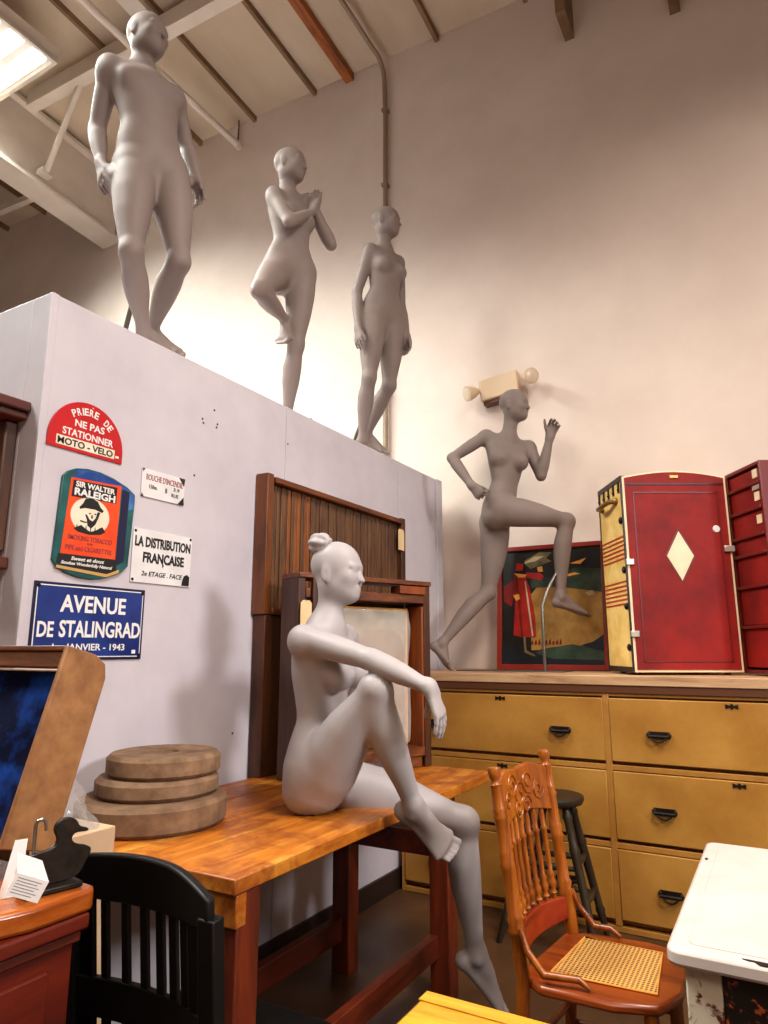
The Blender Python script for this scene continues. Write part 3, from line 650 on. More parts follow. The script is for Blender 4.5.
L([(1.505, 1.812), (1.511, 1.815), (1.517, 1.812), (1.511, 1.809)]); L([(1.527, 1.813), (1.533, 1.816), (1.539, 1.813), (1.533, 1.810)]); L([(1.518, 1.808), (1.522, 1.808), (1.524, 1.796), (1.516, 1.796)])
L([(1.508, 1.781), (1.495, 1.776), (1.476, 1.778), (1.474, 1.784), (1.494, 1.781)])
for k in range(6): a = 1.462+.018*k; L([(a, 1.764), (a+.003, 1.768), (a+.006, 1.748), (a+.003, 1.745)], 1)
mb.build('bearded_face', 's_ink', ov)
mb = MB(); T(mb, 'SMOKING TOBACCO', (1.522, 1.722), .176, .017, off=.0132, bold=.01); T(mb, 'FOR', (1.522, 1.705), .022, .007, off=.0132); T(mb, 'PIPE and CIGARETTES', (1.520, 1.686), .184, .017, off=.0132, bold=.01); mb.build('lettering', 's_maroon', op)
bb = lay('slogan_band', [(1.406, 1.662), (1.636, 1.664), (1.640, 1.618), (1.60, 1.605), (1.40, 1.628)], 's_ink', 2)
mb = MB(); T(mb, 'Sweet et doux', (1.520, 1.650), .130, .013, off=.0133, bold=.02, shear=.25); T(mb, 'Smokes Wonderfully Natural', (1.518, 1.631), .200, .014, off=.0133, bold=.02, shear=.25, rot=-.01); mb.build('lettering', 's_lettering', bb)
lay('gold_base', [(1.402, 1.622), (1.60, 1.609), (1.65, 1.630), (1.65, 1.618), (1.598, 1.598), (1.40, 1.613)], 's_gold', 3)
# small fire hydrant plaque
t = sign_root('enamel_sign', 1.84, 1.975, 'smallest white enamel plaque, with maroon heading, right of the red half-round sign')
plate(MB(), rect(1.729, 1.947, 1.920, 2.030)).build('sign_plate', 's_white', t, bevel=.0015)
mb = MB(); T(mb, 'BOUCHE D\'INCENDIE', (1.842, 2.000), .185, .024, bold=.005); mb.build('lettering', 's_maroon', t)
mb = MB(); pass
for a_ in (('150m.', (1.786, 1.964), .040, .016), ('3.9', (1.903, 1.975), .032, .014), ('RUE', (1.897, 1.950), .036, .014), ('8', (1.850, 1.962), .010, .020)):
    mb = MB(); T(mb, *a_); mb.build('lettering', 's_ink', t)
for a, b, s1, s2 in ((1.729, 1.920, 1, 1), (1.947, 1.920, -1, 1), (1.729, 2.030, 1, -1), (1.947, 2.030, -1, -1)):
    mb = MB(); k = .034 if s1 < 0 else .015; plate(mb, [(a, b), (a+s1*k, b), (a+s1*k*.55, b+s2*k*.5), (a+s1*.004, b+s2*k)][::(1 if s1*s2 > 0 else -1)], .0052, .0064)
    mb.build('chipped_corner', 's_ink', t)
# white distribution sign
t = sign_root('enamel_sign', 1.857, 1.695, 'white rectangular French sign with bold black words about distribution, with a chipped corner')
plate(MB(), rect(1.709, 2.004, 1.593, 1.795)).build('sign_plate', 's_white', t, bevel=.0015)
mb = MB(); T(mb, 'LA DISTRIBUTION', (1.857, 1.748), .278, .040, bold=.035); T(mb, 'FRANCAISE', (1.862, 1.690), .205, .040, bold=.035); T(mb, ',', (1.858, 1.664), .008, .012, bold=.02)
mb.build('lettering', 's_ink', t); mb = MB(); T(mb, '2e ETAGE . FACE', (1.858, 1.629), .200, .018, bold=.01, shear=.2); mb.build('lettering', 's_ink', t)
mb = MB(); plate(mb, [(1.958, 1.597), (1.998, 1.597), (1.999, 1.634), (1.985, 1.642), (1.970, 1.636), (1.962, 1.618)], .0055, .0068); mb.build('chipped_corner', 's_ink', t)
mb = MB()
for a, b in ((1.718, 1.785), (1.995, 1.786), (1.718, 1.603)):
    mb = MB(); mb.lathe((XP+.006, a, b), [(0, .006), (.002, .005)], 10, (1, 0, 0)); mb.build('screw', 'black_iron', t)
# blue street sign
t = sign_root('street_sign', 1.56, 1.44, 'dark blue enamel street sign with white words for an avenue, lowest on the partition')
plate(MB(), rect(1.338, 1.782, 1.314, 1.566)).build('sign_plate', 's_navy', t, bevel=.0015)
plate(MB(), rect(1.347, 1.773, 1.323, 1.557), .006, .0068).build('white_line', 's_lettering', t)
plate(MB(), rect(1.3505, 1.7695, 1.3265, 1.5535), .0068, .0076).build('blue_field', 's_blue', t)
mb = MB(); T(mb, 'AVENUE', (1.565, 1.499), .262, .058, off=.0078, bold=.025); T(mb, 'DE', (1.388, 1.413), .058, .050, off=.0078, bold=.025); T(mb, 'STALINGRAD', (1.602, 1.416), .330, .056, off=.0078, bold=.025)
T(mb, '1er JANVIER - 1943', (1.560, 1.353), .285, .030, off=.0078, bold=.015); mb.build('lettering', 's_lettering', t)
plate(MB(), rect(1.736, 1.752, 1.334, 1.347), .0076, .0084).build('price_sticker', 'paper', t)
mb = MB()
for a, b in ((1.352, 1.552), (1.768, 1.552), (1.768, 1.328)):
    mb = MB(); mb.lathe((XP+.0076, a, b), [(0, .007), (.002, .006)], 10, (1, 0, 0)); mb.build('screw', 'black_iron', t)

# dark wooden mirror on the short return wall at the far left
t = thing('wall_mirror', (-2.5, PF-.03, 1.85), 'dark brown wooden framed mirror with moulded top and little shelf at the left edge', 'mirror')
mb = MB(); mb.bx(-2.75, -2.165, PF-.045, PF-.002, 1.66, 2.10); mb.build('frame', M['dark_z'], t, bevel=.006)
mb = MB(); mb.bx(-2.70, -2.225, PF-.05, PF-.044, 1.70, 2.07); mb.build('glass', plain('mirror_dark', srgb(30, 26, 26), .08, .6), t)
mb = MB(); mb.bx(-2.81, -2.115, PF-.10, PF-.002, 2.10, 2.125); mb.bx(-2.83, -2.100, PF-.125, PF-.002, 2.125, 2.16); mb.build('cornice', 'table_leg', t, bevel=.006)
mb = MB(); mb.bx(-2.80, -2.135, PF-.09, PF-.002, 1.60, 1.64); mb.build('shelf', 'table_leg', t, bevel=.006)

# ------------------------------------------------------------------ work table
TX0, TX1, TY0, TY1 = -2.03, -1.187, 1.358, 3.06
t = thing('work_table', ((TX0+TX1)/2, (TY0+TY1)/2, 0), 'long worn wooden work table with red-brown trestle legs, standing along the partition', 'table')
mb = MB()
for i in range(4):
    x0 = TX0+(TX1-TX0)*i/4; mb.bx(x0+.0008, TX0+(TX1-TX0)*(i+1)/4-.0008, TY0, TY1, ZT-.038, ZT)
mb.build('table_top', 'table_top', t, bevel=.004)
mb = MB(); mb.bx(TX0+.02, TX1-.004, TY0+.012, TY0+.05, ZT-.115, ZT-.039); mb.build('end_rail', 'table_top', t, bevel=.003)
for x, y in ((-1.235, 1.42), (-1.93, 1.42), (-1.29, 2.735), (-1.76, 2.735)):
    MB().bx(x-.042, x+.042, y-.042, y+.042, 0, ZT-.039).build('leg', 'table_leg_z', t, bevel=.004)
MB().bx(-1.93, -1.235, 1.40, 1.44, .16, .23).build('stretcher', 'table_leg', t, bevel=.003)
MB().bx(-1.80, -1.245, 2.70, 2.77, .52, .61).build('cross_rail', 'table_leg', t, bevel=.003)
MB().bx(-1.33, -1.295, 1.44, 2.74, .155, .235).build('stretcher', 'table_leg', t, bevel=.003)
MB().bx(-1.79, -1.75, 1.44, 2.74, .13, .22).build('stretcher', 'table_leg', t, bevel=.003)

# three grindstones
gx, gy = -1.80, 1.65
def stone(cx, cy, z, r, th, mat, label, hole):
    o = MB(); n = 56; ch = .012
    prof = [(0, r-ch), (ch, r), (th-ch, r), (th, r-ch)]
    if hole: prof += [(th, hole), (th-.02, hole-.004)]
    random.seed(int(r*1000)); o.lathe((cx, cy, z), prof, n)
    o.v = [(cx+(x-cx)*(1+.008*noise.noise(Vector((x*7, y*7, zz*9)))), cy+(y-cy)*(1+.008*noise.noise(Vector((x*7, y*7, zz*9)))), zz) for x, y, zz in o.v]
    ob = o.build('grindstone', mat, None, (cx, cy, z)); tag(ob, label, 'grindstone'); return ob
z1 = ZT+.001
stone(gx, gy, z1, .232, .082, 'stone_d', 'widest round grindstone at the bottom of the stack on the wooden table', None)
stone(gx-.014, gy+.030, z1+.083, .193, .058, 'stone', 'middle and thinnest round grindstone of the stack on the table', None)
stone(gx-.005, gy+.045, z1+.142, .180, .066, 'stone', 'smallest round grindstone on top of the stack, with a hole in its centre', .045)
# cardboard box behind with plastic bag on it
ob = MB().bx(-1.95, -1.60, 1.10, 1.345, 0, .885).build('cardboard_box', 'cardboard', None, (-1.92, 1.2, 0), bevel=.003)
tag(ob, 'tall beige cardboard box between the red cabinet and the near end of the work table', 'box')
mb = MB(); n1, n2 = 14, 9
vs = []; fs = []
for i in range(n2):
    for k in range(n1):
        a = 2*PI*k/n1; v = i/(n2-1); r = (.092*(1-v)**.8+.010)*(1+.22*math.sin(3*a+5*v)+.12*math.sin(7*a+9*v))
        vs.append((-1.70+r*math.cos(a)*.75, 1.245+r*math.sin(a)*1.0-.01*v, .886+.15*v))
for i in range(n2-1):
    for k in range(n1): k2 = (k+1) % n1; fs.append((i*n1+k, i*n1+k2, (i+1)*n1+k2, (i+1)*n1+k))
fs += [tuple(range(n1))[::-1], tuple(range((n2-1)*n1, n2*n1))]
mb.add(vs, fs); ob = mb.build('plastic_bag', 'plastic_film', None, (-1.70, 1.245, .886)); tag(ob, 'crumpled clear plastic bag on the cardboard box behind the leaning case', 'bag')

# ------------------------------------------------------------------ wooden pieces against the partition
ob = MB().bx(-2.052, -1.985, 2.40, 2.70, ZT, 1.50).build('wooden_board', 'dark_z', None, (-2.02, 2.5, ZT), bevel=.003)
tag(ob, 'dark upright wooden board on the table against the partition below the slatted panel', 'board')
t = thing('tambour_panel', (-2.01, 3.0, 1.5), 'brown slatted roll-top door panel in a wooden frame, leaning high on the partition', 'panel')
y0, y1, za, zb = 2.385, 3.72, 1.502, 2.14
MB().bx(-2.054, -1.982, y0, y0+.046, za, zb+.012).build('side_rail', 'oak_brown', t, bevel=.004)
MB().bx(-2.054, -1.975, y1-.05, y1, za, zb+.01).build('side_rail', 'dark_z', t, bevel=.004)
MB().bx(-2.054, -1.972, y0+.05, y1-.05, zb-.028, zb).build('top_rail', 'crate_y', t, bevel=.004)
MB().bx(-2.054, -1.972, y0+.05, y1-.05, za, za+.03).build('bottom_rail', 'crate_y', t, bevel=.004)
ns = 46; w = (y1-y0-.10)/ns
for i in range(ns):
    a = y0+.05+w*i; mat = 'slat_o' if i in (5, 7, 8, 10, 11) else 'slat'
    MB().bx(-2.045, -2.008+(.004 if i % 3 == 0 else 0), a+.002, a+w-.002, za+.03, zb-.028).build('slat', mat, t, bevel=.003)
MB().bx(-2.052, -2.046, y0+.05, y1-.05, za+.03, zb-.028).build('backing', 'base', t)

def price_tag(x, y, z, label, U=(0, 1, 0), N=(1, 0, 0), h=.105, w=.05, st=.07, mat='card'):
    Ux = Vector(U).normalized(); Nx = Vector(N).normalized(); rt = thing('price_tag', (x, y, z), label, 'tag', None)
    poly = [(-w/2, -h), (w/2, -h), (w/2, -.012), (w/2-.012, 0), (-w/2+.012, 0), (-w/2, -.012)]
    V = (0, 0, 1); mb = MB(); W = Ux.cross(Vector(V)); s = 1 if W.dot(Nx) > 0 else -1
    mb.prism(poly, (x, y, z), Ux, V, 0, .0012*s); mb.build('card', mat, rt)
    MB().tube([(x, y, z-.01), (x+Nx.x*.002, y+Nx.y*.002, z+.02), (x, y, z+st)], .0012, 6).build('string', 'string', rt)
    return rt
price_tag(-1.9712, 3.655, 2.075, 'manila price tag hanging from the upper right of the slatted panel', h=.13, w=.075, st=.06)

# crate with a framed, plastic-wrapped thing inside
an = math.radians(22); cu = Vector((math.sin(an), math.cos(an), 0)); cd = Vector((-math.cos(an), math.sin(an), 0))   # width, depth (towards the wall)
A0 = Vector((-1.767, 2.353, ZT+.001)); W_ = .750; Hc = .842
Rc = Matrix((cu, cd, Vector((0, 0, 1)))).transposed()
CT = Rc.to_4x4(); CT.translation = A0
t = thing('wooden_crate', tuple(A0+cu*W_/2+cd*.07), 'open-fronted dark wooden crate standing on the table behind the seated mannequin', 'crate')
def cb(name, x0, x1, y0, y1, z0, z1, mat, bv=.003, par=None): return MB(CT).bx(x0, x1, y0, y1, z0, z1).build(name, mat, par or t, bevel=bv)
dp = .145
cb('side_board', -.0, .035, 0, dp, 0, Hc, 'dark_z'); cb('side_board', W_-.040, W_, 0, dp, 0, Hc, 'dark_z')
cb('inner_lining', W_-.052, W_-.041, .004, dp-.01, .05, Hc-.10, 'crate_in', .001)
cb('top_rail', .0, W_+.004, -.008, dp, Hc, Hc+.022, 'crate_y'); cb('top_board', .036, W_-.041, 0, dp, Hc-.085, Hc-.045, 'crate_y')
cb('corner_block', W_-.20, W_-.041, -.014, .06, Hc-.044, Hc-.006, 'crate_in')
cb('bottom_rail', .036, W_-.041, 0, dp, .05, .09, 'crate_y'); cb('foot_block', W_-.16, W_-.05, .01, .1, 0, .049, 'crate_y'); cb('foot_block', .05, .16, .01, .1, 0, .049, 'crate_y')
cb('back_board', .036, W_-.053, dp-.012, dp-.002, .091, Hc-.086, 'dark_z', 0)
cb('latch_post', .06, .12, -.022, -.001, Hc-.31, Hc-.0, 'dark_z'); cb('latch_post', .15, .20, -.022, -.001, Hc-.31, Hc-.0, 'dark_z')
t2 = thing('wrapped_picture', tuple(A0+cu*.5+cd*.10+Vector((0, 0, .095))), 'yellow-edged frame wrapped in clear plastic inside the open wooden crate', 'picture')
def cb2(name, *a, **k): return MB(CT).bx(*a[:6]).build(name, a[6], t2, bevel=k.get('bv', .002))
cb2('picture_edge', .20, .68, .088, .112, .0955, .735, 'p_skin'); cb2('backing', .21, .66, .080, .0875, .105, .725, 'p_pale')
poly = [(.25, .12), (.62, .12), (.645, .15)]+[(.645-.10+.10*math.cos(a), .53+.10*math.sin(a)) for a in [k*PI/12 for k in range(7)]]+[(.29, .63), (.25, .58)]
mb = MB(CT); mb.prism(poly, (0, 0, 0), (1, 0, 0), (0, 0, 1), -.080, -.074); mb.v = [tuple(p) for p in mb.v]
o = mb.build('brown_sheet', M['cardboard'], t2)
mb = MB(CT); g1, g2 = 26, 30; vs = []; fs = []
for side in (0, .0025):
    for i in range(g1):
        for k in range(g2):
            x = .20+.46*i/(g1-1); z = .11+.61*k/(g2-1)
            vs.append((x, .050+side+.016*noise.noise(Vector((x*9, z*7, 1.3)))+.010*noise.noise(Vector((x*26, z*18, 4))), z))
for s_ in (0, g1*g2):
    for i in range(g1-1):
        for k in range(g2-1): f = [s_+i*g2+k, s_+(i+1)*g2+k, s_+(i+1)*g2+k+1, s_+i*g2+k+1]; fs.append(f if s_ else f[::-1])
mb.add(vs, fs); mb.build('plastic_wrap', 'plastic_film', t2)
tp = A0+cu*.020-cd*.030+Vector((0, 0, Hc-.10))
price_tag(tp.x, tp.y, tp.z, 'manila price tag hanging on the left front of the wooden crate behind the mannequin', U=tuple(cu), N=tuple(-cd), h=.12, w=.055, st=.075)

# ------------------------------------------------------------------ yellow chest of drawers
YC = 3.73; CX0, CX1 = -2.02, .62
t = thing('chest_of_drawers', ((CX0+CX1)/2, (YC+YW)/2, 0), 'large yellow-painted chest of wide drawers with black handles along the back wall', 'chest of drawers')
xs = [(-2.0, -.832), (-.808, .60)]; zs = [(.395, .028), (.762, .395), (1.118, .762)]
mb = MB(); mb.bx(CX0, CX0+.02, YC+.004, YW-.02, .0, 1.165); mb.bx(CX1-.02, CX1, YC+.004, YW-.02, .0, 1.165); mb.bx(CX0+.02, CX1-.02, YC+.04, YW-.02, .03, 1.165)
for zz in (0.002, .383, .750, 1.112): mb.bx(CX0+.02, CX1-.02, YC+.004, YC+.04, zz, zz+.026)
mb.bx(-.836, -.804, YC+.002, YC+.04, .03, 1.14); mb.build('carcass', 'chest_frame', t, bevel=.002)
MB().bx(CX0, CX1+.02, YC-.012, YW-.01, 1.166, ZC).build('top', 'chest_top', t, bevel=.004)
mb = MB(); mb.bx(CX0, CX1+.01, YC-.006, YC+.004, 1.128, 1.165); mb.build('moulding', 'moulding', t, bevel=.002)
def bin_pull(d, x, z):
    mb = MB(); mb.bx(x-.050, x+.050, YC-.006, YC-.002, z-.006, z+.026)
    mb.tube([(x-.046, YC-.006, z+.010), (x-.046, YC-.022, z+.004), (x+.046, YC-.022, z+.004), (x+.046, YC-.006, z+.010)], .008, 10)
    pts = [(x-.034+.068*i/8, YC-.026-.002*math.sin(PI*i/8), z-.004-.018*math.sin(PI*i/8)) for i in range(9)]
    mb.tube(pts, .0045, 8); mb.ball((x-.048, YC-.008, z+.010), (.010, .006, .013), 8); mb.ball((x+.048, YC-.008, z+.010), (.010, .006, .013), 8)
    mb.build('handle', 'black_iron', d)
def escutcheon(d, x, z):
    mb = MB(); P = [(-.028, -.011), (-.008, -.004), (-.005, -.012), (.005, -.012), (.008, -.004), (.028, -.011), (.028, .011), (.008, .004), (.005, .012), (-.005, .012), (-.008, .004), (-.028, .011)]
    mb.prism(P, (x, YC-.002, z), (1, 0, 0), (0, 0, 1), 0, .003); mb.build('keyhole_plate', 'black_iron', d)
for c, (x0, x1) in enumerate(xs):
    for r, (zt_, zb_) in enumerate(zs):
        d = MB().bx(x0+.004, x1-.004, YC-.002, YC+.038, zb_ if False else min(zt_, zb_)+.031, max(zt_, zb_)-.016).build('drawer', 'drawer', t, bevel=.004)
        top = max(zt_, zb_)
        for hx in ((-1.78, -1.06) if c == 0 else (-.57, .36)): bin_pull(d, hx, top-.195)
        escutcheon(d, -1.39 if c == 0 else -.235, top-.036)
# ------------------------------------------------------------------ painting standing on the chest
PY = YW-.16; px0, px1, pz0, pz1 = -1.665, -.93, ZC+.001, 2.045
t = thing('painting', ((px0+px1)/2, PY, ZC), 'painting of a red-coated figure in a red frame, behind the running mannequin', 'picture')
lean = Matrix.Translation((0, PY, ZC)) @ Matrix.Rotation(-.10, 4, 'X') @ Matrix.Translation((0, -PY, -ZC))
mb = MB(lean)
for a, b, c, d in ((px0, px0+.032, pz0, pz1), (px1-.032, px1, pz0, pz1), (px0+.032, px1-.032, pz1-.03, pz1), (px0+.032, px1-.032, pz0, pz0+.035)): mb.bx(a, b, PY-.02, PY+.01, c, d)
mb.build('picture_frame', 'p_frame', t, bevel=.003)
mats = ['p_dark', 'p_ochre', 'p_red', 'p_sky', 'p_green', 'p_skin', 'p_hill', 'p_pale', 'p_deepred']
mb = MB(lean); w0 = px1-px0-.064; h0 = pz1-pz0-.065
def L(poly, m, lv):
    mb.m = mats.index(m); mb.prism([(px0+.032+a*w0, pz0+.035+b*h0) for a, b in poly], (0, PY-.004, 0), (1, 0, 0), (0, 0, 1), .0, .0008*(lv+1))
L([(0, 0), (1, 0), (1, 1), (0, 1)], 'p_dark', 0)
L([(.30, .12), (1, .14), (1, .62), (.8, .70), (.42, .72), (.30, .6)], 'p_ochre', 1)
L([(.30, .66), (.6, .66), (1, .60), (1, .80), (.75, .82), (.5, .74), (.3, .78)], 'p_green', 2)
L([(.22, .90), (.40, .98), (.52, .97), (.46, .92), (.52, .89), (.40, .86), (.30, .83)], 'p_sky', 2)
L([(.22, .88), (.34, .94), (.44, .94), (.36, .90)], 'p_pale', 3); L([(.70, .86), (.78, .88), (.86, .90), (.80, .85)], 'p_skin', 3); L([(.64, .76), (.74, .78), (.80, .765), (.66, .745)], 'p_skin', 3)
L([(.84, .60), (.91, .62), (.93, .585), (.87, .575)], 'p_pale', 3)
L([(.18, .0), (.4, .13), (.7, .17), (1, .12), (1, .0)], 'p_green', 3); L([(0, 0), (1, 0), (1, .04), (.5, .05), (.2, .14), (0, .16)], 'p_hill', 4)
L([(.78, .16), (.9, .19), (1, .25), (1, .11), (.9, .13)], 'p_hill', 5)
L([(.20, .23), (.35, .23), (.345, .40), (.29, .66), (.24, .78), (.16, .77), (.145, .6), (.12, .25)], 'p_red', 5)       # coat
L([(.02, .68), (.16, .76), (.18, .69), (.13, .60), (.10, .50), (.02, .55)], 'p_deepred', 5); L([(.24, .76), (.42, .72), (.44, .76), (.40, .79), (.26, .80)], 'p_red', 6)
L([(.20, .23), (.22, .23), (.19, .62), (.13, .80), (.12, .79), (.16, .60)], 'p_deepred', 6)
L([(.13, .84), (.23, .86), (.24, .93), (.20, .965), (.12, .965), (.10, .90)], 'p_dark', 6); L([(.14, .82), (.22, .82), (.23, .88), (.16, .89)], 'p_red', 7); L([(.13, .80), (.26, .78), (.24, .755), (.17, .76)], 'p_skin', 7)
L([(.12, .60), (.18, .61), (.19, .565), (.15, .55)], 'p_skin', 7); L([(.37, .84), (.42, .85), (.43, .80), (.38, .80)], 'p_skin', 7)
L([(.16, .23), (.20, .23), (.19, .10), (.17, .06), (.15, .07)], 'p_dark', 5); L([(.22, .24), (.245, .24), (.25, .12), (.34, .08), (.33, .065), (.235, .10)], 'p_sky', 5)
L([(.31, .24), (.325, .24), (.28, .55), (.25, .72), (.24, .72), (.27, .5)], 'p_pale', 7)
for k in range(9): L([(.30+.035*k, .165), (.322+.035*k, .17), (.318+.035*k, .20+.01*(k % 3)), (.304+.035*k, .195)], 'p_deepred', 5)
mb.build('canvas', mats, t, smooth=False)

# ------------------------------------------------------------------ wardrobe trunk
F0 = Vector((-.688, 3.85, ZC+.012)); tu = Vector((math.cos(.52), math.sin(.52), 0)); tv = Vector((-math.sin(.52), math.cos(.52), 0))
TT = Matrix((tu, tv, Vector((0, 0, 1)))).transposed().to_4x4(); TT.translation = F0
TW, TD, TH = .580, .40, 1.095
t = thing('wardrobe_trunk', tuple(F0+tu*TW/2+tv*TD/2-Vector((0, 0, .011))), 'tall open wardrobe trunk with red front, cream diamond and yellow striped side', 'trunk')
def tb(name, x0, x1, y0, y1, z0, z1, mat, bv=.002, par=None): return MB(TT).bx(x0, x1, y0, y1, z0, z1).build(name, mat, par or t, bevel=bv)
arch = [(0, 0), (TW, 0), (TW, TH-.03)]+[(TW*(1-k/10), TH-.03+.035*math.sin(PI*k/10)) for k in range(1, 10)]+[(0, TH-.03)]
mb = MB(TT); mb.prism(arch, (0, 0, 0), (1, 0, 0), (0, 0, 1), -TD, 0); mb.build('shell', 't_yellow', t, bevel=.006)
inn = lambda d: [(d, d), (TW-d, d), (TW-d, TH-.03-d*.7)]+[(TW*(1-k/10) if 0 < k < 10 else 0, TH-.03+.035*math.sin(PI*k/10)-d*.8) for k in range(1, 10)]+[(d, TH-.03-d*.7)]
mb = MB(TT); mb.prism(inn(.004), (0, 0, 0), (1, 0, 0), (0, 0, 1), .0002, .006); mb.build('front_edge', 't_cream', t)
mb = MB(TT); mb.prism(inn(.016), (0, 0, 0), (1, 0, 0), (0, 0, 1), .006, .010); mb.build('front_board', 't_red', t)
rd = MB(TT)
for a, b, c, d in ((.055, .063, .055, TH-.12), (TW-.063, TW-.055, .055, TH-.12), (.055, TW-.055, .055, .063), (.055, TW-.055, TH-.128, TH-.12)): rd.bx(a, b, -.013, -.0101, c, d)
rd.build('embossed_line', 't_redline', t)
MB(TT).bx(.02, TW-.02, -.0135, -.0101, TH-.080, TH-.072).build('top_seam', 't_edge', t)
dc = (TW*.50, TH*.565)
mb = MB(TT); mb.prism([(dc[0], dc[1]-.150), (dc[0]+.082, dc[1]), (dc[0], dc[1]+.150), (dc[0]-.082, dc[1])], (0, 0, 0), (1, 0, 0), (0, 0, 1), .0101, .0125); o = mb.build('diamond_border', 't_redline', t)
mb = MB(TT); mb.prism([(dc[0], dc[1]-.134), (dc[0]+.072, dc[1]), (dc[0], dc[1]+.134), (dc[0]-.072, dc[1])], (0, 0, 0), (1, 0, 0), (0, 0, 1), .0126, .0145); mb.build('diamond', 't_cream', t)
MB(TT).lathe((TW-.08, -.010, TH*.70), [(0, .020), (.005, .018)], 20, (0, -1, 0)).build('round_sticker', 'paper', t)
mb = MB(TT); mb.bx(TW-.05, TW+.005, -.024, -.0105, TH*.585, TH*.615); mb.build('catch', 'nickel', t, bevel=.003)
for z in (TH*.52, TH*.17): mb = MB(TT); mb.bx(-.008, .035, -.024, -.0065, z, z+.032); mb.build('catch', 'nickel', t, bevel=.003)
mb = MB(TT)
for z in list(np.linspace(TH*.555, TH*.665, 6))+list(np.linspace(TH*.33, TH*.44, 6)): mb.bx(-.0035, .001, .012, TD-.02, z, z+.0075)
mb.build('stripe', 't_stripe', t)
mb = MB(TT)
for y in (0.0, TD): mb.bx(-.004, .004, y-.012 if y else .0, y if y else .012, 0, TH-.03)
mb.bx(-.005, .01, 0, TD, -.0, .03); mb.bx(-.005, .02, 0, TD, TH-.055, TH-.026); mb.build('edge_binding', 't_edge', t)
mb = MB(TT)
for k in range(5): y = .03+.085*k; mb.bx(-.006, -.0005, y, y+.022, TH-.115, TH-.05); mb.ball((-.006, y+.011, TH-.098), .007, 6)
mb.build('corner_hardware', 'black_iron', t)
mb = MB(TT); mb.tube([(-.006, .09, TH*.86), (-.03, .14, TH*.865), (-.045, .22, TH*.855), (-.04, .30, TH*.855), (-.006, .33, TH*.86)], .014, 10); mb.ball((-.006, .09, TH*.86), (.014, .02, .02), 8); mb.ball((-.006, .34, TH*.86), (.014, .02, .02), 8)
mb.build('handle', 'brass', t)
for z in (TH*.75, TH*.50, TH*.32, TH*.12): MB(TT).ball((-.004, .035, z), (.012, .017, .020), 8).build('stud', 'black_iron', t)
for x in (.06, TW-.06):
    for y in (.06, TD-.06): MB(TT).lathe((x, y, -.011), [(0, .018), (.012, .016)], 12).build('foot', 'black_iron', t)
MB(TT).box((TW/2, -.006, TH-.035), (.05, .02, .022)).build('top_catch', 'brass', t, bevel=.004)
# opened second half, hinged at the right and swung towards the camera
hp = F0+tu*(TW+.012)+tv*.03
hu = (tv*-1+tu*.03).normalized(); hv = Vector((hu.y*-1, hu.x, 0)) ; hv = hv if hv.dot(tu) > 0 else -hv
HT = Matrix((hu, hv, Vector((0, 0, 1)))).transposed().to_4x4(); HT.translation = hp
def hb(name, x0, x1, y0, y1, z0, z1, mat, bv=.002, par=None): return MB(HT).bx(x0, x1, y0, y1, z0, z1).build(name, mat, par or t, bevel=bv)
HW, HD = .34, .30
sh = MB(HT); sh.bx(0, .018, 0, HD, 0, TH-.02); sh.bx(HW-.018, HW, 0, HD, 0, TH-.02); sh.bx(.018, HW-.018, 0, HD, 0, .018); sh.bx(.018, HW-.018, 0, HD, TH-.04, TH-.02); sh.bx(.018, HW-.018, HD-.012, HD, .018, TH-.04)
sh.build('second_half', 't_redline', t, bevel=.004)
zc = [.02, .235, .44, .605, .70, .835, .965, TH-.042]
for a, b in zip(zc[:-1], zc[1:]):
    if b-a < .05: continue
    dr = hb('drawer', .022, HW-.022, .012, HD-.014, a+.009, b-.009, 't_red', .004)
for z in zc[1:-1]: hb('shelf_rail', .019, HW-.019, -.006, .011, z-.008, z+.008, 't_redline', .003)
for z in (1.005, .885, .765): hb('label_card', HW-.085, HW-.04, .0075, .0115, z-.01, z+.035, 't_cream', 0)
hb('catch', HW-.09, HW-.03, .002, .0115, .93, .955, 'nickel')

# ------------------------------------------------------------------ leaning case, slab, red cabinet, duck
k = 1.40
t = thing('red_cabinet', (-1.55, .6, 0), 'red-brown wooden cabinet with a round knob in the lower left corner', 'cabinet')
MB().bx(-2.0, -1.245, .15, .965, 0, .815).build('carcass', 'red_chest', t, bevel=.004)
mb = MB(); mb.bx(-2.02, -1.225, .13, .985, .816, .846); mb.build('top', 'red_chest', t, bevel=.006)
mb = MB(); mb.bx(-2.01, -1.236, .14, .975, .795, .8155); mb.build('moulding', 'table_leg', t, bevel=.004)
d = MB().bx(-1.2445, -1.233, .20, .91, .50, .765).build('drawer', 'red_chest', t, bevel=.004)
MB().lathe((-1.233, .760, .70), [(0, .012), (.012, .012), (.020, .024), (.030, .026), (.038, .018), (.042, .004)], 20, (1, 0, 0)).build('knob', 'table_leg', d)
MB().bx(-1.2445, -1.233, .20, .91, .12, .46).build('drawer', 'red_chest', t, bevel=.004)
# scalloped slab
mb = MB(); poly = [(-1.92, .38), (-1.32, .38), (-1.245, .46), (-1.25, .60), (-1.27, .70), (-1.245, .80), (-1.225, .86), (-1.225, .985), (-1.24, 1.0), (-1.55, 1.01), (-1.92, 1.01)]
mb.prism(poly, (0, 0, 0), (1, 0, 0), (0, 1, 0), .847, .889); ob = mb.build('wooden_slab', 'slab', None, (-1.5, .7, .847), bevel=.008)
tag(ob, 'glossy reddish wooden slab with a wavy edge on top of the red cabinet', 'board')
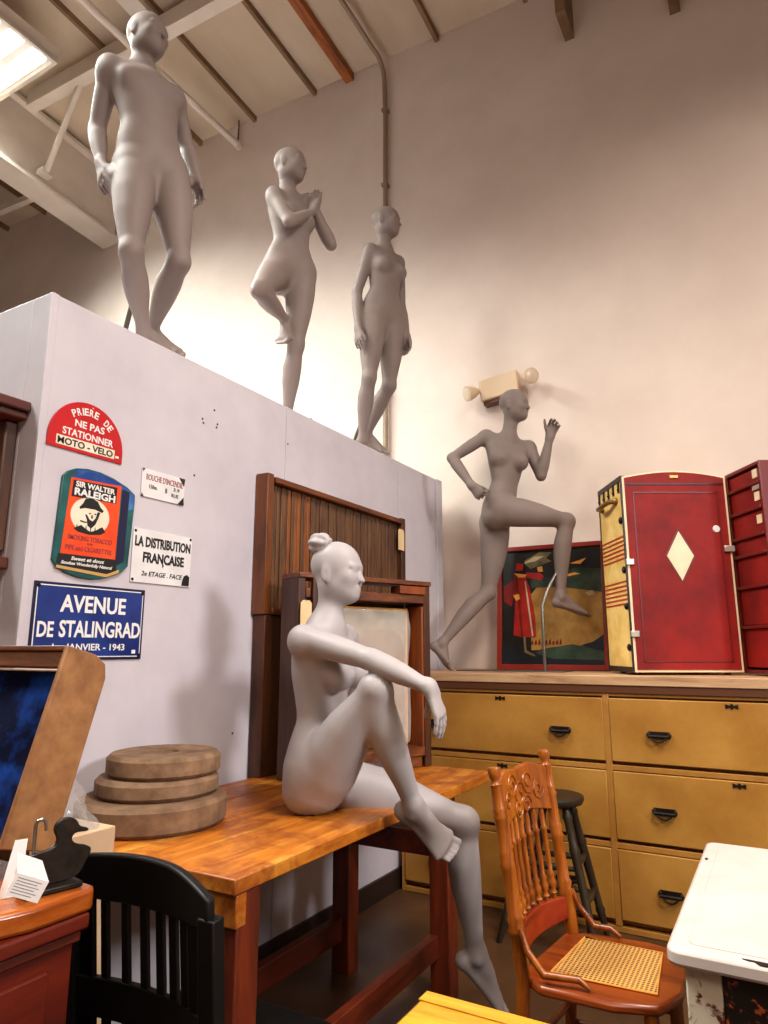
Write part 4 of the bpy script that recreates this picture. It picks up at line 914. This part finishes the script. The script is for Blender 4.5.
# tilted case
t = thing('open_case', (-1.6, .95, .90), 'tan open case lined with blue velvet, tilted up at the left edge of the photo', 'case')
def kc(v): return Vector((v[0]*k, v[1]*k, 1.35+(v[2]-1.35)*k))
FT_, BT_, BB_, FB_ = kc((-1., .720, 1.356)), kc((-1., .794, 1.323)), kc((-1., .677, 1.035)), kc((-1., .640, 1.068))
e_up = (FT_-FB_).normalized(); e_d = (BT_-FT_); e_d = (e_d-e_up*e_d.dot(e_up)).normalized(); e_x = Vector((-1, 0, 0))
Hs = (FT_-FB_).length; Ds = .125
CTm = Matrix((e_x, e_d, e_up)).transposed().to_4x4(); CTm.translation = FB_
Wc = .62
def rr(poly): return poly
prof = [(0, 0), (Ds-.02, 0), (Ds, .02), (Ds, Hs-.045), (Ds-.012, Hs-.014), (Ds-.045, Hs), (0, Hs)]
for x0 in (0, Wc-.012):
    mb = MB(CTm); mb.prism(prof, (x0, 0, 0), (0, 1, 0), (0, 0, 1), 0, .012); mb.build('side_wall', 'tan', t, bevel=.003)
mb = MB(CTm); mb.bx(.012, Wc-.012, Ds-.012, Ds, .02, Hs-.03); mb.build('back_wall', 'tan', t, bevel=.002)
mb = MB(CTm); mb.bx(.012, Wc-.012, 0, Ds-.03, Hs-.012, Hs); mb.build('top_wall', 'brown_lip', t, bevel=.002)
mb = MB(CTm); mb.bx(.012, Wc-.012, 0, Ds-.03, 0, .012); mb.build('bottom_wall', 'tan', t, bevel=.002)
mb = MB(CTm); mb.bx(.012, Wc-.012, .004, .020, Hs-.050, Hs-.0125); mb.build('inner_lip', 'brown_lip', t, bevel=.003)
g1 = 24; mb = MB(CTm); vs = []; fs = []
for i in range(g1):
    for q in range(g1):
        x = .0125+(Wc-.025)*i/(g1-1); z = .0125+(Hs-.065)*q/(g1-1); vs.append((x, .030+.010*noise.noise(Vector((x*7, z*7, 0))), z))
nn = len(vs); vs += [(a, Ds-.0125, c) for a, b, c in vs]
for i in range(g1-1):
    for q in range(g1-1): f = (i*g1+q, (i+1)*g1+q, (i+1)*g1+q+1, i*g1+q+1); fs.append(f); fs.append(tuple(nn+j for j in f[::-1]))
for i in range(g1-1):
    for a, b in ((i*g1, (i+1)*g1), ((i+1)*g1+g1-1, i*g1+g1-1)): fs.append((a, nn+a, nn+b, b))
    for a, b in ((i+1, i), ((g1-1)*g1+i, (g1-1)*g1+i+1)): fs.append((a, nn+a, nn+b, b))
mb.add(vs, fs); mb.build('velvet_lining', 'velvet', t)
# duck doorstop
def chaikin(P, n=2):
    for _ in range(n): P = [q for i in range(len(P)) for q in ((P[i][0]*.75+P[(i+1) % len(P)][0]*.25, P[i][1]*.75+P[(i+1) % len(P)][1]*.25), (P[i][0]*.25+P[(i+1) % len(P)][0]*.75, P[i][1]*.25+P[(i+1) % len(P)][1]*.75))]
    return P
t = thing('iron_duck', (-1.37, 1.0, .889), 'dark iron duck silhouette doorstop standing on the slab beside the leaning case', 'doorstop')
DU = Vector((.22, .975, 0)).normalized(); DO = Vector((-1.285, .935, .901))
duck = [(a*.64, b*.64) for a, b in chaikin([(-.075, 0), (.055, 0), (.085, .015), (.10, .045), (.118, .078), (.098, .092), (.072, .098), (.050, .112), (.050, .128), (.062, .136), (.098, .132), (.102, .142), (.070, .152), (.062, .172), (.040, .185), (.014, .183), (-.004, .168), (-.006, .148), (.006, .128), (.004, .108), (-.020, .098), (-.050, .098), (-.080, .088), (-.096, .060)])]
mb = MB(); mb.prism([(a, b) for a, b in duck], DO, DU, (0, 0, 1), -.006, .006); mb.build('duck_plate', 'black_iron', t, bevel=.003)
mb = MB(); c = DO+DU*-.005; mb.box((c.x, c.y, .8955), (.06, .11, .011), Matrix.Rotation(-.22, 3, 'Z')); mb.build('base', 'black_iron', t, bevel=.003)
b0 = DO+DU*-.036+Vector((-.006, 0, .050)); mb = MB()
mb.tube([b0, b0+Vector((0, 0, .062)), b0+Vector((.002, .003, .069)), b0+Vector((.006, .009, .071)), b0+Vector((.009, .015, .067)), b0+Vector((.010, .017, .05))], .0036, 10); mb.build('wire_hook', 'steel', t)
# white tag folded in front of the case
t = thing('folded_tag', (-1.29, .80, .90), 'folded white printed paper tag below the tilted case', 'tag')
tc_ = Vector((-1.232, .848, .925)); U_ = Vector((.35, .75, -.38)).normalized(); V_ = Vector((.25, .30, .9)); V_ = (V_-U_*V_.dot(U_)).normalized()
mb = MB(); mb.prism([(-.030, -.019), (.030, -.019), (.030, .019), (-.030, .019)], tc_, U_, V_, 0, .001); o = mb.build('front_flap', 'paper', t)
mb = MB()
for q in range(6): mb.prism([(-.024, .012-.005*q), (.020-.006*(q % 2), .012-.005*q), (.020-.006*(q % 2), .0132-.005*q), (-.024, .0132-.005*q)], tc_, U_, V_, .0011, .0014)
mb.build('printed_line', plain('faint_ink', srgb(140, 140, 150), .8), o)
mb = MB(); mb.prism([(-.030, -.0), (.030, -.0), (.022, .034), (-.026, .036)], tc_+V_*.019, U_, (V_*.2+Vector((-.35, -.1, .75))).normalized(), -.001, 0); mb.build('back_flap', 'paper', t)
mb = MB(); mb.prism([(-.018, 0), (.018, 0), (.014, .10), (-.008, .10)], (-1.315, .868, .8895), (.4, .9, 0), (0, .12, 1), 0, .001); ob = mb.build('paper_slip', 'paper', None, (-1.335, .858, .905)); tag(ob, 'tall narrow white paper slip standing between the tilted case and iron duck', 'paper')

# ------------------------------------------------------------------ black chair in the near left
t = thing('black_chair', (-1.33, 1.16, 0), 'black-painted slat-back wooden chair tucked at the near end of the work table', 'chair')
xl, xr, yb = -1.490, -1.045, 1.135
def back_c(s, z): # s 0..1 across the back, bowed
    return (xl+(xr-xl)*s, yb+.035*math.sin(PI*s)-.10*(z-.45)+.02, z)
n1 = 22
mb = MB(); vs = []; fs = []
for i in range(n1+1):
    s_ = i/n1; top = .882+.016*math.sin(PI*s_)-.025*max(0, (s_-.70)/.30)**1.5; bot = .792
    for z in (bot, top):
        x, y, zz = back_c(s_, z); vs += [(x, y, zz), (x, y+.024, zz)]
for i in range(n1):
    a = 4*i; b = a+4; fs += [(a, b, b+2, a+2), (a+1, a+3, b+3, b+1), (a+2, b+2, b+3, a+3), (a, a+1, b+1, b)]
fs += [(0, 2, 3, 1), (4*n1, 4*n1+1, 4*n1+3, 4*n1+2)]
mb.add(vs, fs); mb.build('crest_rail', 'black_paint', t, bevel=.006)
mb = MB(); vs = []
for i in range(n1+1):
    for z in (.545, .628): x, y, zz = back_c(i/n1, z); vs += [(x, y, zz), (x, y+.02, zz)]
mb.add(vs, fs); mb.build('back_rail', 'black_paint', t, bevel=.003)
for s_ in (.115, .225, .355, .48, .595, .695, .785, .89):
    a = back_c(s_, .46); b = back_c(s_, .80); mb = MB(); w_ = .050 if s_ in (.115, .89) else .021
    mb.beam((a[0], a[1]+.011, a[2]), (b[0], b[1]+.011, b[2]), w_, .012, (0, 1, 0)); mb.build('slat', 'black_paint', t, bevel=.002)
for s_ in (.02, .98):
    a = back_c(s_, 0.); b = back_c(s_, .76); mb = MB(); a = (a[0], yb-.0, 0)
    mid = back_c(s_, .45); mb.beam((a[0], a[1]+.01, 0), (mid[0], mid[1]+.01, .46), .045, .04, (0, 1, 0)); mb.beam((mid[0], mid[1]+.01, .44), (b[0], b[1]+.01, .82), .045, .034, (0, 1, 0)); mb.build('rear_leg', 'black_paint', t, bevel=.004)
mb = MB(); mb.bx(xl-.005, xr+.005, yb+.045, yb+.44, .425, .455); mb.build('seat', 'black_paint', t, bevel=.01)
for x in (xl+.04, xr-.04): MB().beam((x, yb+.40, .0), (x, yb+.39, .424), .04, .04, (0, 1, 0)).build('front_leg', 'black_paint', t, bevel=.004)

# ------------------------------------------------------------------ golden oak chair with cane seat
t = thing('oak_chair', (-.55, 2.25, 0), 'golden oak pressed-back chair with turned spindles and woven cane seat', 'chair')
PL0, PR0 = Vector((-.715, 2.03, .45)), Vector((-.675, 2.40, .45)); PL1, PR1 = Vector((-.787, 2.035, 1.0)), Vector((-.755, 2.43, 1.005))
def post(p0, p1, name='back_post'):
    f0 = Vector((p0.x-.035, p0.y, 0)); d = p1-p0; pts = [f0, p0]; rs = [.015, .020]
    for s_, r in ((.12, .022), (.20, .019), (.22, .025), (.24, .019), (.27, .024), (.29, .019), (.50, .018), (.52, .023), (.54, .018), (.57, .022), (.59, .018), (.74, .019), (.755, .023), (.77, .018), (.785, .022), (.80, .018), (.90, .017), (.915, .020), (.925, .014), (.94, .013), (.955, .018), (.99, .020), (1.003, .018), (1.006, .008)):
        pts.append(p0+d*s_); rs.append(r)
    return MB().tube(pts, rs, 16).build(name, 'oak_z', t, ang=60)
post(PL0, PL1); post(PR0, PR1)
def bk(s_, v): # point on back, s across, v 0..1 up
    a = PL0.lerp(PL1, v); b = PR0.lerp(PR1, v); p = a.lerp(b, s_); p.x -= .030*math.sin(PI*s_); return p
def slab_back(v0f, v1f, th, name, mat, n=18):
    vs = []; fs = []
    for i in range(n+1):
        s_ = i/n
        for v in (v0f(s_), v1f(s_)): p = bk(s_, v); vs += [(p.x-th/2, p.y, p.z), (p.x+th/2, p.y, p.z)]
    for i in range(n): a = 4*i; b = a+4; fs.extend([(a, b, b+2, a+2), (a+1, a+3, b+3, b+1), (a+2, b+2, b+3, a+3), (a, a+1, b+1, b)])
    fs += [(0, 2, 3, 1), (4*n, 4*n+1, 4*n+3, 4*n+2)]
    return MB().add(vs, fs).build(name, mat, t, bevel=.003)
cr = slab_back(lambda s: .665+.045*math.sin(PI*s), lambda s: .93+.022*math.sin(PI*s)**2-.012*math.cos(4*PI*s), .018, 'crest_rail', 'oak_z')
# pressed scroll relief on the crest
mb = MB()
def scroll(sc, vc, r0, turns, sg):
    pts = []
    for i in range(40):
        a = sg*turns*2*PI*i/39; r = r0*(1-.8*i/39); p = bk(sc+r*math.cos(a)/.38, vc+r*math.sin(a)/.55); pts.append((p.x+.0105, p.y, p.z))
    mb.tube(pts, .0035, 6)
scroll(.5, .80, .045, 1.2, 1); scroll(.36, .86, .040, 1.6, 1); scroll(.66, .86, .040, 1.6, -1); scroll(.44, .735, .030, 1.4, -1); scroll(.60, .74, .030, 1.4, 1); scroll(.22, .80, .030, 1.3, 1); scroll(.80, .80, .030, 1.3, -1)
mb.build('carved_scroll', 'oak_z', cr)
slab_back(lambda s: .09, lambda s: .20+.02*math.sin(PI*s), .02, 'lower_rail', 'red_oak')
for i in range(7):
    s_ = .16+.68*i/6; v0, v1 = .20, .70; pts = []; rs = []
    for v, r in ((0, .007), (.06, .007), (.08, .0125), (.12, .007), (.15, .012), (.20, .013), (.24, .008), (.27, .012), (.31, .007), (.45, .0085), (.62, .0075), (.74, .009), (.76, .0125), (.79, .008), (.90, .009), (1, .007)):
        pts.append(bk(s_, v0+(v1-v0)*v)); rs.append(r)
    MB().tube(pts, rs, 12).build('spindle', 'oak_z', t, ang=60)
# shield seat
sp = [(-.735, 2.06), (-.70, 2.39), (-.62, 2.435), (-.45, 2.45), (-.35, 2.43), (-.318, 2.33), (-.318, 2.15), (-.36, 2.045), (-.47, 2.005), (-.66, 2.0)]
mb = MB(); mb.prism(sp, (0, 0, 0), (1, 0, 0), (0, 1, 0), .428, .455); mb.build('seat', 'oak_x', t, bevel=.009)
cp = [(-.655, 2.085), (-.63, 2.375), (-.40, 2.375), (-.375, 2.10)]
mb = MB(); mb.prism(cp, (0, 0, 0), (1, 0, 0), (0, 1, 0), .4555, .4585); mb.build('cane_panel', 'cane', t)
mb = MB(); q4 = [(a, b, .459) for a, b in cp]; mb.tube(q4+[q4[0]], .0028, 6); mb.build('cane_binding', 'p_skin', t)
for s_, y_ in ((-1, 0), (1, 1)):   # bent hip rests
    p0 = (PL0 if s_ < 0 else PR0)+Vector((.0, .0, .13)); e = Vector((-.53, 2.03 if s_ < 0 else 2.425, .462))
    pts = [p0+Vector((0, s_*.012, 0)), p0+Vector((.02, s_*.02, -.05)), p0+Vector((.065, s_*.02, -.10)), Vector((e.x-.03, e.y, .480)), e]
    MB().tube(pts, [.008, .010, .011, .010, .006], 12).build('hip_rest', 'oak_z', t, ang=60)
for x, y in ((-.385, 2.06), (-.375, 2.39)):
    pts = [(x, y, .43), (x, y, .38), (x, y, .36), (x, y, .34), (x, y, .2), (x+.01, y, .10), (x+.012, y, .08), (x+.012, y, 0)]
    MB().tube(pts, [.018, .021, .025, .018, .021, .017, .022, .014], 14).build('front_leg', 'oak_z', t, ang=60)
for z in (.30, .20):
    MB().tube([(-.39, 2.06, z), (-.73, 2.03, z)], .010, 10).build('stretcher', 'oak_x', t); MB().tube([(-.38, 2.39, z), (-.69, 2.40, z)], .010, 10).build('stretcher', 'oak_x', t)
MB().tube([(-.382, 2.06, .25), (-.375, 2.39, .25)], .011, 10).build('stretcher', 'oak_x', t); MB().tube([(-.735, 2.03, .25), (-.695, 2.40, .25)], .010, 10).build('stretcher', 'oak_x', t)

# ------------------------------------------------------------------ dark stool
t = thing('wooden_stool', (-1.035, 3.44, 0), 'dark wooden round-seat stool standing between the oak chair and yellow chest', 'stool')
sc = Vector((-1.035, 3.44, 0)); zs_ = .665
MB().lathe((sc.x, sc.y, zs_-.045), [(0, .11), (.008, .140), (.028, .150), (.042, .146), (.046, .12), (.043, .06)], 36).build('seat', 'stool', t, ang=50)
fl = [(-.255, -.10), (.17, .235), (.205, -.10), (-.20, .19)]; tops = [(-.075, -.06), (.07, .06), (.075, -.05), (-.06, .06)]
def lp(i, z): a = fl[i]; b = tops[i]; v = z/(zs_-.04); return (sc.x+a[0]+(b[0]-a[0])*v, sc.y+a[1]+(b[1]-a[1])*v, z)
for i in range(4):
    hs = (0, .06, .10, .12, .14, .30, .42, .44, .46, .56, .58, .60, zs_-.04); rs = (.014, .016, .019, .023, .018, .020, .021, .025, .020, .019, .024, .018, .014)
    MB().tube([lp(i, z) for z in hs], rs, 14).build('leg', 'stool', t, ang=60)
for a, b, z in ((0, 2, .20), (2, 1, .22), (1, 3, .20), (3, 0, .22), (0, 2, .36), (2, 1, .38), (1, 3, .36), (3, 0, .38)):
    p, q = Vector(lp(a, z)), Vector(lp(b, z)); MB().tube([p, p.lerp(q, .3), p.lerp(q, .5), p.lerp(q, .7), q], [.009, .013, .018, .013, .009], 12).build('rung', 'stool', t, ang=60)

# ------------------------------------------------------------------ enamel-top table, right
t = thing('enamel_table', (.05, 2.08, 0), 'white enamel-topped table with chipped paint legs at the right edge', 'table')
ex0, ex1, ey0, ey1, ez = -.27, .52, 1.63, 2.54, .75
def rrect(x0, x1, y0, y1, r, n=6):
    out = []
    for cx_, cy_, a0 in ((x1-r, y1-r, 0), (x0+r, y1-r, 90), (x0+r, y0+r, 180), (x1-r, y0+r, 270)):
        for q in range(n+1): a = math.radians(a0+90*q/n); out.append((cx_+r*math.cos(a), cy_+r*math.sin(a)))
    return out
mb = MB(); mb.prism(rrect(ex0, ex1, ey0, ey1, .03), (0, 0, 0), (1, 0, 0), (0, 1, 0), ez-.034, ez); mb.build('enamel_top', 'enamel', t, bevel=.008)
mb = MB(); mb.prism(rrect(ex0+.04, ex1-.04, ey0+.04, ey1-.04, .02), (0, 0, 0), (1, 0, 0), (0, 1, 0), ez+.0002, ez+.0016); mb.build('raised_panel', 'enamel', t, bevel=.0012)
mb = MB()
for cx_, cy_, a, b in ((-.105, 1.645, .022, .006), (-.09, 1.637, .014, .006), (-.252, 2.33, .004, .014)): mb.prism([(a*math.cos(q)*(1+.3*math.sin(3*q)), b*math.sin(q)*(1+.3*math.cos(2*q))) for q in [2*PI*i/12 for i in range(12)]], (cx_, cy_, ez+.0), (1, 0, 0), (0, 1, 0), .0002, .0012 if cx_ > -.2 else .0012)
mb.build('enamel_chip', 's_ink', t)
mb = MB(); mb.bx(ex0+.10, ex1-.10, ey0+.035, ey0+.055, ez-.145, ez-.035); mb.build('apron', 'peel_dark', t, bevel=.002)
mb = MB(); mb.bx(ex0+.10, ex1-.10, ey1-.055, ey1-.035, ez-.145, ez-.035); mb.build('apron', 'peel_dark', t, bevel=.002)
for xx in (ex0+.045, ex1-.065): mb = MB(); mb.bx(xx, xx+.02, ey0+.10, ey1-.10, ez-.145, ez-.035); mb.build('apron', 'peel', t, bevel=.002)
for x in (ex0+.065, ex1-.065):
    for y in (ey0+.065, ey1-.065):
        mb = MB(); mb.bx(x-.034, x+.034, y-.034, y+.034, ez-.20, ez-.035); mb.box((x, y, (ez-.20)/2), (.058, .058, ez-.20)); mb.build('leg', 'peel', t, bevel=.004)
# yellow varnished table, bottom centre
t = thing('pine_table', (-.3, .9, 0), 'yellow varnished wooden table, only its far corner showing at the bottom', 'table')
mb = MB(); mb.bx(-.64, .25, .30, 1.28, .69, .72); mb.build('table_top', 'yellow_top', t, bevel=.006)
mb = MB(); mb.bx(-.64, -.0, 1.245, 1.28, .7205, .7225); mb.build('end_board', 'yellow_top', t)
for x in (-.58, .19):
    for y in (.36, 1.22): MB().bx(x-.03, x+.03, y-.03, y+.03, 0, .69).build('leg', 'oak_z', t, bevel=.004)
MB().bx(-.55, .16, 1.205, 1.23, .60, .689).build('apron', 'oak_x', t)
# short pale timber offcut under the near end of the table
ob = MB().bx(-1.285, -1.25, 1.53, 1.565, 0, .36).build('timber_offcut', 'crate_in', None, (-1.29, 1.55, 0), bevel=.003); tag(ob, 'short pale upright timber offcut beside the near table leg', 'timber')

# ------------------------------------------------------------------ mannequins
for kk, dx in (('M1', (.14, .10, -.11)), ('M2', (.17, .03, -.035)), ('M3', (.14, .10, -.12))):
    JO[kk]['toB'] = [JO[kk]['anB'][i]+dx[i] for i in range(3)]
down = dict(curl=(.22, .28, .2), thumb=(.8, .45, .25), spread=.06)
body_l = nrm(A3(.11, .26, 0)); fwd_ = nrm(A3(.92, -.38, 0))
r1 = mannequin('M1', 1.74, (.93, .12, -.03), 'grey_body', (-2.3, 1.87, ZP), 'broad-shouldered grey mannequin standing with arms at its sides, top left on the partition', .0055, male=True,
    hands=(dict(pn=body_l, sd=fwd_, **down), dict(pn=-body_l, sd=fwd_, curl=((.05, .10, .05), (.15, .2, .15), (.22, .3, .2), (.28, .3, .2)), thumb=(.8, .45, .25), spread=.07)))
r2 = mannequin('M2', 1.68, (.93, .25, .02), 'grey_body', (-2.27, 2.88, ZP), 'grey mannequin balancing on one leg with palms pressed together, on the partition', .0055, bend=.02,
    hands=(dict(pn=(0, 1, 0), sd=(-.9, 0, .2), curl=(.04, .04, .02), thumb=(.8, .5, .2), spread=.03), dict(pn=(0, -1, 0), sd=(-.9, 0, .2), curl=(.04, .04, .02), thumb=(.8, .5, .2), spread=.03)))
r3 = mannequin('M3', 1.74, (.93, .22, -.02), 'grey_body', (-2.28, 3.72, ZP), 'slim grey mannequin walking with arms down, beside the conduit on the partition', .0055,
    hands=(dict(pn=body_l, sd=fwd_, **down), dict(pn=-body_l, sd=fwd_, **down)))
r4 = mannequin('RUN', 1.74, (.90, -.05, -.02), 'grey_body', (-1.62, 4.1, ZC), 'grey mannequin in a running pose with one knee raised, standing on the yellow chest', .0055, crot=.07,
    hands=(dict(pn=(.35, .9, -.1), sd=(.5, .1, .8), curl=(.9, 1.3, .7), thumb=(.6, .3, .6)), dict(pn=(.55, -.8, .1), sd=(-.87, -.5, .1), curl=((.5, .7, .5), (.6, .8, .5), (.75, .9, .5), (.9, 1., .5)), thumb=(.8, .75, .2), spread=.07)))
r5 = mannequin('SEAT', 1.80, (.99, .16, -.08), 'pale_body', (-1.42, 2.07, ZT), 'pale mannequin with a hair bun, sitting on the work table with one knee raised', .0048, bend=-.030, crot=.08, hs=.95, rolls=(.65, .3),
    fwd=((.95, .25, 0), (.97, .12, 0)),
    hands=(dict(pn=(-.85, 0, -.4), sd=(.1, 1, 0), curl=(.28, .2, .12), thumb=(.55, .30, .80), spread=.05), dict(pn=(0, 0, -1), sd=(.5, -.8, 0), curl=(.15, .15, .1))))
hp_ = A3(*JO['SEAT']['head'])
mb = MB(); bc = hp_+A3(-.056, -.030, .103); random.seed(3)
mb.ball(tuple(bc), (.044, .044, .038), 20)
mb.v = [tuple(Vector(bc)+(Vector(v)-Vector(bc))*(1+.10*math.sin(7*math.atan2(v[1]-bc[1], v[2]-bc[2])+30*(v[0]-bc[0])))) for v in mb.v]
mb.build('hair_bun', 'pale_body', r5, ang=80)
# support rods and base plates
def rod(root, pts, r=.011): MB().tube(pts, r, 12).build('support_rod', 'steel', root, ang=70)
def base(root, x, y, z, r=.17): MB().lathe((x, y, z), [(0, r), (.004, r), (.007, r-.004)], 40).build('base_plate', 'steel', root)
base(r1, -2.36, 1.86, ZP+.001, .14); rod(r1, [(-2.40, 1.86, ZP+.006), (-2.385, 1.85, ZP+.12), (-2.33, 1.845, ZP+.30)])
base(r2, -2.34, 2.90, ZP+.001, .15); rod(r2, [(-2.36, 2.95, ZP+.006), (-2.30, 2.90, ZP+.25)])
base(r3, -2.38, 3.74, ZP+.001, .15); rod(r3, [(-2.42, 3.74, ZP+.006), (-2.40, 3.73, ZP+.10), (-2.31, 3.71, ZP+.27)])
MB().bx(-1.80, -1.12, 4.06, 4.28, ZC+.0005, ZC+.007).build('base_plate', 'steel', r4, bevel=.002)
rod(r4, [(-1.262, 4.17, ZC+.006), (-1.262, 4.17, 1.615), (-1.225, 4.23, 1.74), (-1.178, 4.30, 1.86)], .010)

# ------------------------------------------------------------------ light
w = bpy.data.worlds.new('World'); bpy.context.scene.world = w; w.use_nodes = True
w.node_tree.nodes['Background'].inputs['Color'].default_value = (1., .76, .58, 1); w.node_tree.nodes['Background'].inputs['Strength'].default_value = .14
def area(name, loc, target, size, power, col, spread=180, sy=None):
    l = bpy.data.lights.new(name, 'AREA'); l.energy = power; l.color = col; l.size = size; l.spread = math.radians(spread)
    if sy: l.shape = 'RECTANGLE'; l.size_y = sy
    o = bpy.data.objects.new(name, l); C.objects.link(o); o.location = loc
    o.rotation_euler = (Vector(target)-Vector(loc)).to_track_quat('-Z', 'Y').to_euler(); return o
area('light_from_fluorescent', (-5.6, 1.85, lz-.03), (-5.6, 1.85, 0), 1.1, 1030, (.95, 1., .94), 136, 2.2)
area('added_wall_fill', (-4.1, .0, 6.2), (-4.0, .2, 0), 1.1, 380, (.98, 1., .94), 138, 2.2)  # added lamp without a fixture, evens out the brightness of the back wall
area('light_over_aisle', (1.6, .9, 5.7), (1.2, 1.6, 0), 1.2, 250, (1., .90, .82), 140, 2.4)
area('light_from_right', (3.0, 1.4, 3.0), (-1.4, 2.2, 1.2), .6, 36, (1., .97, .98), 90)
area('light_from_shop', (.6, -1.8, 4.6), (-1.0, 3.2, .8), 1.6, 36, (1., .84, .70), 120)

cam = bpy.data.cameras.new('Camera'); co = bpy.data.objects.new('Camera', cam); C.objects.link(co); bpy.context.scene.camera = co
cam.sensor_fit = 'HORIZONTAL'; cam.sensor_width = 36.; cam.lens = 682/768*36.
co.location = (0, 0, 1.35); co.rotation_euler = (math.radians(90+11.36), 0, math.radians(29.8)); cam.clip_start = .05
vs_ = bpy.context.scene.view_settings; vs_.view_transform = 'Standard'; vs_.look = 'None'; vs_.gamma = 1; vs_.exposure = 0.; vs_.use_curve_mapping = False
